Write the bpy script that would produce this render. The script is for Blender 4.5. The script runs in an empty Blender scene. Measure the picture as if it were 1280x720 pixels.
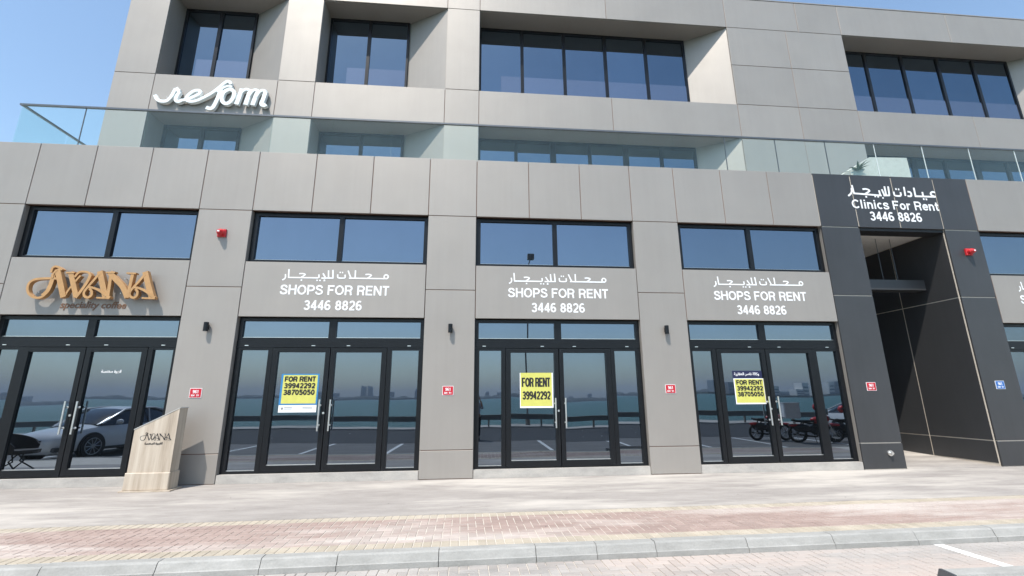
import bpy, bmesh, math, random
from mathutils import Vector, Matrix
rnd = random.Random(7)
SC = bpy.context.scene
COL = SC.collection

# ------------------------------------------------------------------ camera
cam_d = bpy.data.cameras.new('camera')
cam_d.sensor_width = 36.0
cam_d.lens = 36.0 * 562.6 / 1280.0
cam_d.clip_start = 0.03
cam_d.clip_end = 20000
cam = bpy.data.objects.new('camera', cam_d)
COL.objects.link(cam)
yaw, pitch, roll = (math.radians(a) for a in (5.15, 13.6, -0.385))
fw = Vector((math.sin(yaw) * math.cos(pitch), math.cos(yaw) * math.cos(pitch), math.sin(pitch)))
rt = Vector((math.cos(yaw), -math.sin(yaw), 0))
up = rt.cross(fw)
r2 = math.cos(roll) * rt + math.sin(roll) * up
u2 = -math.sin(roll) * rt + math.cos(roll) * up
cam.matrix_world = Matrix(((r2.x, u2.x, -fw.x, 0), (r2.y, u2.y, -fw.y, -9.49), (r2.z, u2.z, -fw.z, 1.557), (0, 0, 0, 1)))
SC.camera = cam

# ------------------------------------------------------------------ sky, sun, exposure
SUN_DIR = Vector((0.58, 1.0, -2.05)).normalized()     # the way the light travels
elev = math.asin(-SUN_DIR.z)
az = math.atan2(-SUN_DIR.x, -SUN_DIR.y)               # where the sun stands, from +Y towards +X
world = bpy.data.worlds.new('World')
SC.world = world
world.use_nodes = True
wn = world.node_tree
bg = wn.nodes['Background']
sky = wn.nodes.new('ShaderNodeTexSky')
sky.sky_type = 'NISHITA'
sky.sun_disc = False
sky.sun_elevation = elev
sky.sun_rotation = az
sky.altitude = 0
sky.air_density = 1.15
sky.dust_density = 1.1
sky.ozone_density = 0.15
tint = wn.nodes.new('ShaderNodeMix')
tint.data_type = 'RGBA'
tint.blend_type = 'MULTIPLY'
tint.inputs[0].default_value = 1.0
tint.inputs[7].default_value = (.95, 1.045, 1.07, 1)
wn.links.new(sky.outputs[0], tint.inputs[6])
wn.links.new(tint.outputs[2], bg.inputs[0])
bg.inputs[1].default_value = 0.15
sun_d = bpy.data.lights.new('sun', 'SUN')
sun_d.energy = 3.9
sun_d.angle = math.radians(0.5)
sun_d.color = (1.0, 0.94, 0.86)
sun = bpy.data.objects.new('sun', sun_d)
sun.rotation_euler = SUN_DIR.to_track_quat('-Z', 'Y').to_euler()
sun.location = (-20, -30, 60)
COL.objects.link(sun)
SC.view_settings.view_transform = 'Standard'
SC.view_settings.look = 'None'
SC.view_settings.exposure = 0.6
SC.view_settings.gamma = 1.0
SC.render.engine = 'CYCLES'
SC.cycles.max_bounces = 10
SC.cycles.glossy_bounces = 5
SC.cycles.transparent_max_bounces = 16
SC.cycles.caustics_reflective = False
SC.cycles.caustics_refractive = False

# ------------------------------------------------------------------ materials
def new_mat(name):
    m = bpy.data.materials.new(name)
    m.use_nodes = True
    nt = m.node_tree
    return m, nt, nt.nodes['Principled BSDF']

def noise(nt, scale, detail=4, rough=.55, vec=None, stretch=None):
    n = nt.nodes.new('ShaderNodeTexNoise')
    n.inputs['Scale'].default_value = scale
    n.inputs['Detail'].default_value = detail
    n.inputs['Roughness'].default_value = rough
    tc = nt.nodes.new('ShaderNodeNewGeometry')
    src = tc.outputs['Position']
    if stretch:
        mp = nt.nodes.new('ShaderNodeMapping')
        mp.inputs['Scale'].default_value = stretch
        nt.links.new(src, mp.inputs[0])
        src = mp.outputs[0]
    nt.links.new(src, n.inputs['Vector'])
    return n.outputs['Fac']

def ramp(nt, fac, stops):
    r = nt.nodes.new('ShaderNodeValToRGB')
    while len(r.color_ramp.elements) < len(stops):
        r.color_ramp.elements.new(.5)
    for e, (p, c) in zip(r.color_ramp.elements, stops):
        e.position = p
        e.color = (*c, 1) if len(c) == 3 else c
    nt.links.new(fac, r.inputs[0])
    return r.outputs[0]

def mix(nt, a, b, fac, mode='MIX'):
    m = nt.nodes.new('ShaderNodeMix')
    m.data_type = 'RGBA'
    m.blend_type = mode
    for s, v in ((m.inputs[0], fac), (m.inputs[6], a), (m.inputs[7], b)):
        if hasattr(v, 'is_output'):
            nt.links.new(v, s)
        else:
            s.default_value = v if not isinstance(v, tuple) else ((*v, 1) if len(v) == 3 else v)
    return m.outputs[2]

def bump(nt, bs, h, strength, dist=.01):
    b = nt.nodes.new('ShaderNodeBump')
    b.inputs['Strength'].default_value = strength
    b.inputs['Distance'].default_value = dist
    nt.links.new(h, b.inputs['Height'])
    nt.links.new(b.outputs[0], bs.inputs['Normal'])

def per_object(nt, lo, hi):
    oi = nt.nodes.new('ShaderNodeObjectInfo')
    mr = nt.nodes.new('ShaderNodeMapRange')
    mr.inputs[3].default_value = lo
    mr.inputs[4].default_value = hi
    nt.links.new(oi.outputs['Random'], mr.inputs[0])
    return mr.outputs[0]

def scale_col(nt, col, fac):
    v = nt.nodes.new('ShaderNodeVectorMath')
    v.operation = 'SCALE'
    nt.links.new(col, v.inputs[0])
    if hasattr(fac, 'is_output'):
        nt.links.new(fac, v.inputs['Scale'])
    else:
        v.inputs['Scale'].default_value = fac
    return v.outputs[0]

def plain(name, col, rough=.5, metal=0, spec=.5, vary=.06, nscale=9, bstr=0):
    m, nt, bs = new_mat(name)
    f = noise(nt, nscale, 5)
    c = ramp(nt, f, [(.3, tuple(x * (1 - vary) for x in col)), (.7, tuple(min(1, x * (1 + vary)) for x in col))])
    nt.links.new(c, bs.inputs['Base Color'])
    bs.inputs['Roughness'].default_value = rough
    bs.inputs['Metallic'].default_value = metal
    bs.inputs['Specular IOR Level'].default_value = spec
    if bstr:
        bump(nt, bs, noise(nt, nscale * 8, 3), bstr, .004)
    return m

def panel_mat(name, col, rough, spec, streak=.05, obj=.05, metal=.3):
    m, nt, bs = new_mat(name)
    big = ramp(nt, noise(nt, .9, 5, .6), [(.25, (1 - streak,) * 3), (.75, (1 + streak,) * 3)])
    vert = ramp(nt, noise(nt, 1, 6, .7, stretch=(9, 9, .35)), [(.3, (1 - streak * .8,) * 3), (.62, (1, 1, 1)), (.9, (1 + streak * .6,) * 3)])
    spots = ramp(nt, noise(nt, 38, 2, .5), [(.2, (.8, .78, .75)), (.27, (1, 1, 1))])
    c = mix(nt, big, vert, 1.0, 'MULTIPLY')
    c = mix(nt, c, spots, .35, 'MULTIPLY')
    c = mix(nt, c, col, 1.0, 'MULTIPLY')
    c = scale_col(nt, c, per_object(nt, 1 - obj, 1 + obj))
    nt.links.new(c, bs.inputs['Base Color'])
    bs.inputs['Roughness'].default_value = rough
    bs.inputs['Specular IOR Level'].default_value = spec
    bs.inputs['Metallic'].default_value = metal
    rg = ramp(nt, noise(nt, 2.2, 4), [(.3, (rough * .95,) * 3), (.7, (min(1, rough * 1.05),) * 3)])
    nt.links.new(rg, bs.inputs['Roughness'])
    bump(nt, bs, noise(nt, .8, 2), .03, .03)
    return m

def mirror_glass(name, tint, body, wav=.018, mixf=.86):
    m, nt, bs = new_mat(name)
    nt.nodes.remove(bs)
    out = [n for n in nt.nodes if n.type == 'OUTPUT_MATERIAL'][0]
    gl = nt.nodes.new('ShaderNodeBsdfGlossy')
    gl.inputs['Roughness'].default_value = .012
    dust = ramp(nt, noise(nt, 1.3, 6, .65, stretch=(1, 1, .6)), [(.25, tuple(t * .93 for t in tint)), (.75, tint)])
    dust = scale_col(nt, dust, per_object(nt, .92, 1.08))
    nt.links.new(dust, gl.inputs['Color'])
    smear = ramp(nt, noise(nt, 2.4, 6, .7, stretch=(1, 1, .4)), [(.45, (.004,) * 3), (.8, (.05,) * 3)])
    nt.links.new(smear, gl.inputs['Roughness'])
    df = nt.nodes.new('ShaderNodeBsdfDiffuse')
    df.inputs['Color'].default_value = (*body, 1)
    ms = nt.nodes.new('ShaderNodeMixShader')
    ms.inputs[0].default_value = mixf
    nt.links.new(df.outputs[0], ms.inputs[1])
    nt.links.new(gl.outputs[0], ms.inputs[2])
    nt.links.new(ms.outputs[0], out.inputs[0])
    b = nt.nodes.new('ShaderNodeBump')
    b.inputs['Strength'].default_value = wav
    b.inputs['Distance'].default_value = .25
    nt.links.new(noise(nt, .75, 1.5, .4, stretch=(1, 1, .5)), b.inputs['Height'])
    nt.links.new(b.outputs[0], gl.inputs['Normal'])
    return m

def clear_glass(name, tint, gloss, pale_layer):
    m, nt, bs = new_mat(name)
    nt.nodes.remove(bs)
    out = [n for n in nt.nodes if n.type == 'OUTPUT_MATERIAL'][0]
    tr = nt.nodes.new('ShaderNodeBsdfTransparent')
    tr.inputs[0].default_value = (*tint, 1)
    gl = nt.nodes.new('ShaderNodeBsdfGlossy')
    gl.inputs['Roughness'].default_value = .03
    gl.inputs['Color'].default_value = (.9, 1, .98, 1)
    df = nt.nodes.new('ShaderNodeBsdfDiffuse')
    df.inputs['Color'].default_value = (.55, .72, .70, 1)
    fr = nt.nodes.new('ShaderNodeLayerWeight')
    pw = nt.nodes.new('ShaderNodeMath')
    pw.operation = 'POWER'
    pw.inputs[1].default_value = 4.0
    nt.links.new(fr.outputs['Facing'], pw.inputs[0])
    ad = nt.nodes.new('ShaderNodeMath')
    ad.operation = 'MULTIPLY_ADD'
    ad.inputs[1].default_value = .6
    ad.inputs[2].default_value = gloss
    nt.links.new(pw.outputs[0], ad.inputs[0])
    m1 = nt.nodes.new('ShaderNodeMixShader')
    nt.links.new(ad.outputs[0], m1.inputs[0])
    nt.links.new(tr.outputs[0], m1.inputs[1])
    nt.links.new(gl.outputs[0], m1.inputs[2])
    m2 = nt.nodes.new('ShaderNodeMixShader')
    sm = ramp(nt, noise(nt, 3, 5, .6), [(.3, (pale_layer * .6,) * 3), (.8, (pale_layer * 1.5,) * 3)])
    nt.links.new(sm, m2.inputs[0])
    nt.links.new(m1.outputs[0], m2.inputs[1])
    nt.links.new(df.outputs[0], m2.inputs[2])
    nt.links.new(m2.outputs[0], out.inputs[0])
    return m

M = {}
M['panel'] = panel_mat('champagne_grey_panel', (.338, .310, .280), .52, .5, .05, .04)
M['dark_panel'] = panel_mat('charcoal_panel', (.060, .061, .064), .42, .4, .10, .06)
M['joint'] = plain('brown_joint_sealant', (.20, .115, .085), .8)
M['pale_joint'] = plain('pale_joint_sealant', (.62, .55, .46), .8)
M['frame'] = plain('black_powder_coated_aluminium', (.007, .008, .010), .32, 0, .3, .15)
M['glass'] = mirror_glass('coated_shop_glass', (.225, .268, .325), (.012, .016, .02))
M['glass_high'] = mirror_glass('coated_upper_glass', (.155, .212, .275), (.012, .016, .024))
M['pale_layer'] = mirror_glass('pale_reflection_glass', (.22, .265, .335), (.13, .145, .19), .018, .76)  # lighter glass colour that paints a pale reflection into the upper panes
M['rail_glass'] = clear_glass('balustrade_glass', (.94, .985, .972), .022, .018)
M['steel'] = plain('brushed_steel', (.78, .77, .74), .28, .9)
M['rail'] = plain('grey_handrail_metal', (.13, .14, .15), .4, .6)
M['white'] = plain('white_vinyl', (.85, .85, .85), .5)
M['white_letter'] = plain('white_sign_acrylic', (.82, .86, .86), .35)
M['gold'] = plain('copper_gold_sign_metal', (.54, .29, .12), .3, .4, .5, .08)
M['gold_side'] = plain('copper_sign_return', (.40, .23, .12), .4, .3)
M['brown_text'] = plain('brown_vinyl', (.17, .085, .045), .5)
M['soffit'] = plain('soffit_board', (.80, .78, .73), .7)
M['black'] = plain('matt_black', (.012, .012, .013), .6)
M['ink'] = plain('black_ink', (.012, .012, .014), .6)
M['red'] = plain('red_plastic', (.55, .02, .025), .3)
M['plate_red'] = plain('red_enamel_plate', (.50, .015, .03), .35)
M['plate_blue'] = plain('blue_enamel_plate', (.02, .13, .42), .35)
M['yellow'] = plain('yellow_poster_paper', (.60, .58, .13), .6)
M['poster_blue'] = plain('blue_poster_border', (.03, .20, .45), .5)
M['navy'] = plain('navy_poster_print', (.012, .015, .06), .5)
M['grey_print'] = plain('grey_poster_print', (.25, .27, .29), .6)

def stone_mat(name, a, b, c, scale=1, bstr=.25, rough=.85, blot=None, obj=.0):
    m, nt, bs = new_mat(name)
    f1 = noise(nt, 2.1 * scale, 7, .62, stretch=(.45, 1.5, 1))
    col = ramp(nt, f1, [(.25, a), (.5, b), (.75, c)])
    mid = ramp(nt, noise(nt, 9, 6, .7, stretch=(.6, 1.3, 1)), [(.3, (.93, .925, .915)), (.7, (1.06, 1.055, 1.05))])
    col = mix(nt, col, mid, 1.0, 'MULTIPLY')
    f2 = noise(nt, 60, 3, .6)
    g = ramp(nt, f2, [(.25, (.88, .88, .88)), (.7, (1.05, 1.05, 1.05))])
    col = mix(nt, col, g, 1.0, 'MULTIPLY')
    if blot:
        bl = ramp(nt, noise(nt, .55, 6, .7, stretch=(.35, 1.6, 1)), [(.47, (0, 0, 0)), (.62, (1, 1, 1))])
        col = mix(nt, col, blot, bl)
    if obj:
        col = scale_col(nt, col, per_object(nt, 1 - obj, 1 + obj))
    nt.links.new(col, bs.inputs['Base Color'])
    bs.inputs['Roughness'].default_value = rough
    bump(nt, bs, noise(nt, 45, 5, .65), bstr, .004)
    return m

M['walk'] = stone_mat('dusty_walkway_concrete', (.265, .243, .225), (.325, .30, .278), (.39, .362, .335), 1, .4, .85, (.49, .455, .41))
M['plinth'] = stone_mat('grey_stone_plinth', (.34, .32, .30), (.42, .40, .37), (.50, .47, .43), 2.5)
M['kerb'] = stone_mat('concrete_kerb', (.27, .268, .252), (.325, .322, .305), (.39, .385, .365), 2.4, .9, .85, None, .05)
M['brick_red'] = stone_mat('pink_paving_brick', (.27, .20, .175), (.325, .245, .215), (.385, .31, .275), 1.2, .5, .9, (.46, .41, .37), .10)
M['brick_cream'] = stone_mat('cream_paving_brick', (.36, .315, .245), (.42, .37, .295), (.47, .425, .355), 1.2, .5, .9, None, .09)
M['brick_grey'] = stone_mat('grey_parking_paver', (.28, .265, .25), (.34, .32, .30), (.41, .385, .36), 1.2, .5, .9, (.42, .36, .32), .10)
M['sand'] = stone_mat('jointing_sand', (.50, .46, .40), (.56, .52, .46), (.62, .58, .52), 3, .4, .95)
M['asphalt'] = stone_mat('asphalt', (.035, .036, .038), (.045, .046, .048), (.058, .058, .06), 1, .6, .9)
M['parking'] = stone_mat('parking_paver_sheet', (.12, .117, .113), (.155, .15, .145), (.20, .19, .185), 1, .5, .9)
M['line'] = stone_mat('white_road_paint', (.68, .68, .66), (.76, .76, .74), (.80, .80, .78), 2, .3, .7)
M['travertine'] = None
def travertine():
    m, nt, bs = new_mat('cream_travertine')
    f = noise(nt, 1, 6, .65, stretch=(9, 9, .55))
    c = ramp(nt, f, [(.28, (.29, .235, .18)), (.42, (.43, .355, .275)), (.6, (.53, .455, .365)), (.8, (.60, .54, .45))])
    nt.links.new(c, bs.inputs['Base Color'])
    bs.inputs['Roughness'].default_value = .6
    bump(nt, bs, noise(nt, 30, 5, .7, stretch=(1, 1, .3)), .35, .004)
    return m
M['travertine'] = travertine()
def sea_mat():
    m, nt, bs = new_mat('sea_water')
    c = ramp(nt, noise(nt, .02, 5, .6, stretch=(1, 3, 1)), [(.3, (.014, .10, .088)), (.7, (.022, .13, .112))])
    nt.links.new(c, bs.inputs['Base Color'])
    bs.inputs['Roughness'].default_value = .3
    bs.inputs['Specular IOR Level'].default_value = .25
    bump(nt, bs, noise(nt, 1.1, 6, .7, stretch=(1, 2.2, 1)), 1.0, .5)
    return m
M['sea'] = sea_mat()
M['car_paint'] = plain('white_car_paint', (.72, .72, .71), .18, 0, .6, .02)
M['car_glass'] = plain('dark_car_glass', (.012, .014, .016), .05, 0, .8)
M['rubber'] = plain('tyre_rubber', (.016, .016, .017), .75)
M['alloy'] = plain('alloy_wheel', (.35, .35, .36), .3, .9)
M['trim'] = plain('black_plastic_trim', (.02, .02, .022), .45)
M['lamp_glass'] = plain('headlamp_lens', (.45, .47, .48), .1, .3)
M['rattan'] = plain('dark_rattan', (.022, .018, .016), .55, 0, .5, .4, 60, .6)
M['city_a'] = plain('hazy_tower_concrete', (.30, .34, .38), .8)
M['city_b'] = plain('hazy_tower_glass', (.20, .26, .32), .6)
M['city_c'] = plain('pale_apartment_render', (.80, .78, .74), .8)
M['shore'] = plain('far_shore_vegetation', (.10, .125, .115), .9, nscale=.05, vary=.3)
M['rock'] = stone_mat('seawall_stone', (.36, .33, .29), (.43, .40, .36), (.50, .47, .42), .7)
M['guard'] = plain('brown_guard_beam', (.26, .24, .21), .6, 0, .4)
M['skin'] = plain('skin', (.42, .26, .18), .55)
M['shirt'] = plain('pale_blue_shirt', (.42, .47, .55), .8)
M['trouser'] = plain('dark_trousers', (.02, .022, .03), .8)
M['hair'] = plain('black_hair', (.012, .01, .009), .5)
M['box_white'] = plain('white_delivery_box', (.75, .76, .76), .4)
M['agave'] = plain('agave_leaf', (.10, .14, .07), .5, 0, .4, .25, 14)
M['planter'] = plain('white_planter', (.52, .52, .49), .7)

# ------------------------------------------------------------------ mesh helpers
class MB:
    def __init__(self):
        self.v = []; self.f = []; self.m = []
    def add(self, vs, fs, mi=0):
        n = len(self.v)
        self.v += [tuple(p) for p in vs]
        self.f += [tuple(i + n for i in f) for f in fs]
        self.m += [mi] * len(fs)
        return self
    def box(self, x0, x1, y0, y1, z0, z1, mi=0):
        vs = [(x, y, z) for z in (z0, z1) for y in (y0, y1) for x in (x0, x1)]
        return self.add(vs, [(0, 2, 3, 1), (4, 5, 7, 6), (0, 1, 5, 4), (2, 6, 7, 3), (0, 4, 6, 2), (1, 3, 7, 5)], mi)
    def cbox(self, x0, x1, y0, y1, z0, z1, c=.004, mi=0):
        """box whose front (-Y) face has a chamfered edge"""
        vs = [(x0, y1, z0), (x1, y1, z0), (x1, y1, z1), (x0, y1, z1), (x0, y0 + c, z0), (x1, y0 + c, z0), (x1, y0 + c, z1), (x0, y0 + c, z1),
              (x0 + c, y0, z0 + c), (x1 - c, y0, z0 + c), (x1 - c, y0, z1 - c), (x0 + c, y0, z1 - c)]
        fs = [(0, 3, 2, 1), (8, 9, 10, 11)]
        for i in range(4):
            j = (i + 1) % 4
            fs += [(i, j, 4 + j, 4 + i), (4 + i, 4 + j, 8 + j, 8 + i)]
        return self.add(vs, fs, mi)
    def cyl(self, a, b, r0, r1=None, n=12, mi=0, caps=True):
        r1 = r0 if r1 is None else r1
        a, b = Vector(a), Vector(b)
        d = (b - a).normalized()
        s = d.orthogonal().normalized(); t = d.cross(s)
        vs = []
        for p, r in ((a, r0), (b, r1)):
            for i in range(n):
                an = 2 * math.pi * i / n
                vs.append(p + (s * math.cos(an) + t * math.sin(an)) * r)
        fs = [(i, (i + 1) % n, n + (i + 1) % n, n + i) for i in range(n)]
        if caps:
            fs += [tuple(range(n - 1, -1, -1)), tuple(range(n, 2 * n))]
        return self.add(vs, fs, mi)
    def tube(self, pts, r, n=8, mi=0):
        pts = [Vector(p) for p in pts]
        rs = r if isinstance(r, (list, tuple)) else [r] * len(pts)
        vs = []
        s = None
        for i, p in enumerate(pts):
            d = (pts[min(i + 1, len(pts) - 1)] - pts[max(i - 1, 0)]).normalized()
            if s is None:
                s = d.orthogonal().normalized()
            s = (s - d * s.dot(d)).normalized()
            t = d.cross(s)
            for k in range(n):
                an = 2 * math.pi * k / n
                vs.append(p + (s * math.cos(an) + t * math.sin(an)) * rs[i])
        fs = []
        for i in range(len(pts) - 1):
            for k in range(n):
                fs.append((i * n + k, i * n + (k + 1) % n, (i + 1) * n + (k + 1) % n, (i + 1) * n + k))
        fs += [tuple(range(n - 1, -1, -1)), tuple(range((len(pts) - 1) * n, len(pts) * n))]
        return self.add(vs, fs, mi)
    def prism(self, poly, a, b, axis=1, mi=0):
        """poly: 2D outline, extruded along axis from a to b"""
        n = len(poly)
        def P(p, d):
            return (p[0], d, p[1]) if axis == 1 else ((d, p[0], p[1]) if axis == 0 else (p[0], p[1], d))
        vs = [P(p, a) for p in poly] + [P(p, b) for p in poly]
        fs = [tuple(range(n)), tuple(range(2 * n - 1, n - 1, -1))] + [(i, n + i, n + (i + 1) % n, (i + 1) % n) for i in range(n)]
        return self.add(vs, fs, mi)
    def ellipsoid(self, c, r, nu=14, nv=9, mi=0):
        vs = []; fs = []
        for j in range(nv + 1):
            ph = math.pi * j / nv - math.pi / 2
            for i in range(nu):
                th = 2 * math.pi * i / nu
                vs.append((c[0] + r[0] * math.cos(ph) * math.cos(th), c[1] + r[1] * math.cos(ph) * math.sin(th), c[2] + r[2] * math.sin(ph)))
        for j in range(nv):
            for i in range(nu):
                fs.append((j * nu + i, j * nu + (i + 1) % nu, (j + 1) * nu + (i + 1) % nu, (j + 1) * nu + i))
        return self.add(vs, fs, mi)
    def mesh(self, name, mats, smooth=False):
        me = bpy.data.meshes.new(name)
        me.from_pydata(self.v, [], self.f)
        for m in (mats if isinstance(mats, (list, tuple)) else [mats]):
            me.materials.append(m)
        if any(self.m):
            me.polygons.foreach_set('material_index', self.m)
        bm = bmesh.new(); bm.from_mesh(me)
        bmesh.ops.recalc_face_normals(bm, faces=bm.faces)
        bm.to_mesh(me); bm.free()
        if smooth:
            me.polygons.foreach_set('use_smooth', [True] * len(me.polygons))
            try:
                me.set_sharp_from_angle(angle=math.radians(40))
            except Exception:
                pass
        me.update()
        return me
    def build(self, name, mats, parent=None, loc=None, smooth=False):
        """links the mesh as ONE object; world-space vertices are moved so that the origin sits in their middle"""
        c = Vector(loc) if loc else None
        if c is None and self.v:
            lo = [min(p[i] for p in self.v) for i in range(3)]
            hi = [max(p[i] for p in self.v) for i in range(3)]
            c = Vector(((lo[0] + hi[0]) / 2, (lo[1] + hi[1]) / 2, lo[2]))
        self.v = [(p[0] - c.x, p[1] - c.y, p[2] - c.z) for p in self.v]
        o = bpy.data.objects.new(name, self.mesh(name, mats, smooth))
        COL.objects.link(o)
        o.location = c
        if parent is not None:
            put(o, parent)
        return o

def world_loc(o):
    p = Vector(o.location)
    while o.parent:
        o = o.parent
        p = p + Vector(o.location)
    return p

def put(o, parent):
    """parent without moving (parents here are unrotated when parts are added)"""
    o.location = Vector(o.location) - world_loc(parent)
    o.parent = parent

def tag(o, label=None, cat=None, group=None, kind=None):
    for k, v in (('label', label), ('category', cat), ('group', group), ('kind', kind)):
        if v:
            o[k] = v
    return o

def thing(name, loc, label, cat, group=None):
    o = bpy.data.objects.new(name, None)
    o.empty_display_size = .2
    o.location = loc
    COL.objects.link(o)
    return tag(o, label, cat, group)

def copy_thing(src, loc, rz=0, label=None, group=None):
    r = src.copy(); COL.objects.link(r)
    r.location = loc; r.rotation_euler = (0, 0, rz)
    if label: r['label'] = label
    if group: r['group'] = group
    for ch in list(src.children):
        c = ch.copy(); COL.objects.link(c); c.parent = r
        for g in ch.children:
            d = g.copy(); COL.objects.link(d); d.parent = c
    return r

# ------------------------------------------------------------------ strokes: lettering as flat bars of even weight
def smooth_pts(pts, k=5):
    if len(pts) < 3:
        return pts
    out = []
    n = len(pts)
    for i in range(n - 1):
        p0 = pts[max(i - 1, 0)]; p1 = pts[i]; p2 = pts[i + 1]; p3 = pts[min(i + 2, n - 1)]
        for j in range(k):
            t = j / k
            out.append(tuple(.5 * ((2 * p1[d]) + (-p0[d] + p2[d]) * t + (2 * p0[d] - 5 * p1[d] + 4 * p2[d] - p3[d]) * t * t + (-p0[d] + 3 * p1[d] - 3 * p2[d] + p3[d]) * t ** 3) for d in (0, 1)))
    out.append(tuple(pts[-1]))
    return out

def stroke(mb, pts, w, y0, y1, mi=0, taper=0, dstep=.00001):
    """a ribbon of width w along pts (x, z), from depth y0 (front) to y1"""
    n = len(pts)
    L = []; R = []
    for i in range(n):
        a = pts[max(i - 1, 0)]; p = pts[i]; b = pts[min(i + 1, n - 1)]
        d1 = Vector((p[0] - a[0], p[1] - a[1])); d2 = Vector((b[0] - p[0], b[1] - p[1]))
        if d1.length < 1e-9: d1 = d2
        if d2.length < 1e-9: d2 = d1
        d1.normalize(); d2.normalize()
        t = d1 + d2
        t = d2 if t.length < .3 else t.normalized()
        nn = Vector((-t.y, t.x))
        k = 1 / max(.55, nn.dot(Vector((-d2.y, d2.x))))
        ww = w * .5 * k
        if taper:
            u = i / (n - 1)
            ww *= 1 - taper * max(0, 1 - min(u, 1 - u) * 5)
        L.append((p[0] + nn.x * ww, p[1] + nn.y * ww)); R.append((p[0] - nn.x * ww, p[1] - nn.y * ww))
    vs = []
    for l, r in zip(L, R):
        dy = dstep * len(vs) / 4
        vs += [(l[0], y0 - dy, l[1]), (r[0], y0 - dy, r[1]), (l[0], y1, l[1]), (r[0], y1, r[1])]
    fs = []
    for i in range(n - 1):
        a = 4 * i; b = a + 4
        fs += [(a, a + 1, b + 1, b), (a, b, b + 2, a + 2), (a + 1, a + 3, b + 3, b + 1), (a + 2, b + 2, b + 3, a + 3)]
    e = 4 * (n - 1)
    fs += [(0, 2, 3, 1), (e, e + 1, e + 3, e + 2)]
    mb.add(vs, fs, mi)

def arc(cx, cy, rx, ry, a0, a1, n=12):
    return [(cx + rx * math.cos(math.radians(a0 + (a1 - a0) * i / n)), cy + ry * math.sin(math.radians(a0 + (a1 - a0) * i / n))) for i in range(n + 1)]

S_PTS = smooth_pts([(.60, .70), (.52, .86), (.34, .915), (.17, .85), (.13, .70), (.22, .58), (.36, .53), (.50, .46), (.60, .36), (.60, .20), (.48, .11), (.33, .085), (.16, .14), (.085, .31)], 4)
def _bowl(x, y0, y1, w):
    c = (y0 + y1) / 2
    return [(x, y1)] + arc(w - (y1 - y0) / 2, c, (y1 - y0) / 2, (y1 - y0) / 2, 90, -90, 10) + [(x, y0)]
GLYPH = {
 'S': (.70, [S_PTS]),
 'H': (.76, [[(.11, 0), (.11, 1)], [(.65, 0), (.65, 1)], [(.11, .52), (.65, .52)]]),
 'O': (.82, [arc(.41, .5, .32, .415, 0, 360, 26)]),
 'P': (.70, [[(.11, 0), (.11, 1)], _bowl(.11, .43, .915, .62)]),
 'F': (.64, [[(.11, 0), (.11, 1)], [(.11, .915), (.62, .915)], [(.11, .5), (.54, .5)]]),
 'R': (.74, [[(.11, 0), (.11, 1)], _bowl(.11, .47, .915, .64), [(.42, .47), (.54, .40), (.57, .26), (.58, .1), (.63, 0)]]),
 'E': (.68, [[(.11, 0), (.11, 1)], [(.11, .915), (.63, .915)], [(.11, .51), (.59, .51)], [(.11, .085), (.64, .085)]]),
 'N': (.77, [[(.11, 0), (.11, 1)], [(.13, .97), (.64, .03)], [(.66, 0), (.66, 1)]]),
 'T': (.64, [[(.32, 0), (.32, 1)], [(.02, .915), (.62, .915)]]),
 'C': (.77, [arc(.42, .5, .32, .415, 42, 318, 22)]),
 'l': (.28, [[(.14, 0), (.14, 1)]]),
 'i': (.28, [[(.14, 0), (.14, .74)], [(.14, .85), (.14, 1)]]),
 'n': (.60, [[(.11, 0), (.11, .74)], [(.11, .42), (.16, .58), (.28, .655), (.41, .62), (.49, .48), (.49, 0)]]),
 'c': (.56, [arc(.31, .365, .21, .285, 48, 312, 14)]),
 's': (.54, [[(x * .82 - .01, y * .74) for x, y in S_PTS]]),
 'o': (.62, [arc(.31, .365, .215, .285, 0, 360, 18)]),
 'r': (.40, [[(.11, 0), (.11, .74)], [(.11, .40), (.17, .58), (.28, .65), (.40, .65)]]),
 'e': (.57, [[(.09, .385), (.49, .385), (.48, .52), (.40, .63), (.29, .65), (.17, .60), (.10, .46), (.095, .33), (.14, .16), (.27, .085), (.41, .11), (.49, .21)]]),
 't': (.38, [[(.18, .95), (.18, .15), (.22, .09), (.36, .085)], [(.03, .65), (.36, .65)]]),
 '3': (.58, [arc(.28, .71, .18, .195, 160, -85, 12) + arc(.28, .295, .20, .215, 85, -165, 12)[1:]]),
 '4': (.58, [[(.40, 0), (.40, 1)], [(.40, .95), (.07, .32)], [(.04, .28), (.55, .28)]]),
 '6': (.58, [arc(.285, .31, .195, .225, 0, 360, 18), arc(.32, .50, .24, .415, 55, 205, 12)]),
 '9': (.58, [arc(.285, .69, .195, .225, 0, 360, 18), arc(.25, .50, .24, .415, -125, 25, 12)]),
 '8': (.58, [arc(.285, .71, .17, .20, 0, 360, 16), arc(.285, .295, .20, .21, 0, 360, 18)]),
 '2': (.58, [arc(.29, .68, .195, .235, 165, -20, 12) + [(.42, .48), (.20, .25), (.09, .085)], [(.05, .085), (.52, .085)]]),
 '5': (.58, [[(.50, .915), (.14, .915), (.11, .50)], [(.10, .50)] + arc(.28, .34, .205, .255, 130, -155, 14)]),
 '7': (.56, [[(.05, .915), (.51, .915), (.36, .60), (.24, .30), (.20, 0)]]),
 '0': (.58, [arc(.285, .5, .195, .415, 0, 360, 22)]),
 '1': (.44, [[(.26, 0), (.26, 1)], [(.26, .90), (.08, .72)]]),
 ' ': (.30, []),
}
def text_w(s):
    return sum(GLYPH[c][0] for c in s) + .04 * (len(s) - 1)
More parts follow.
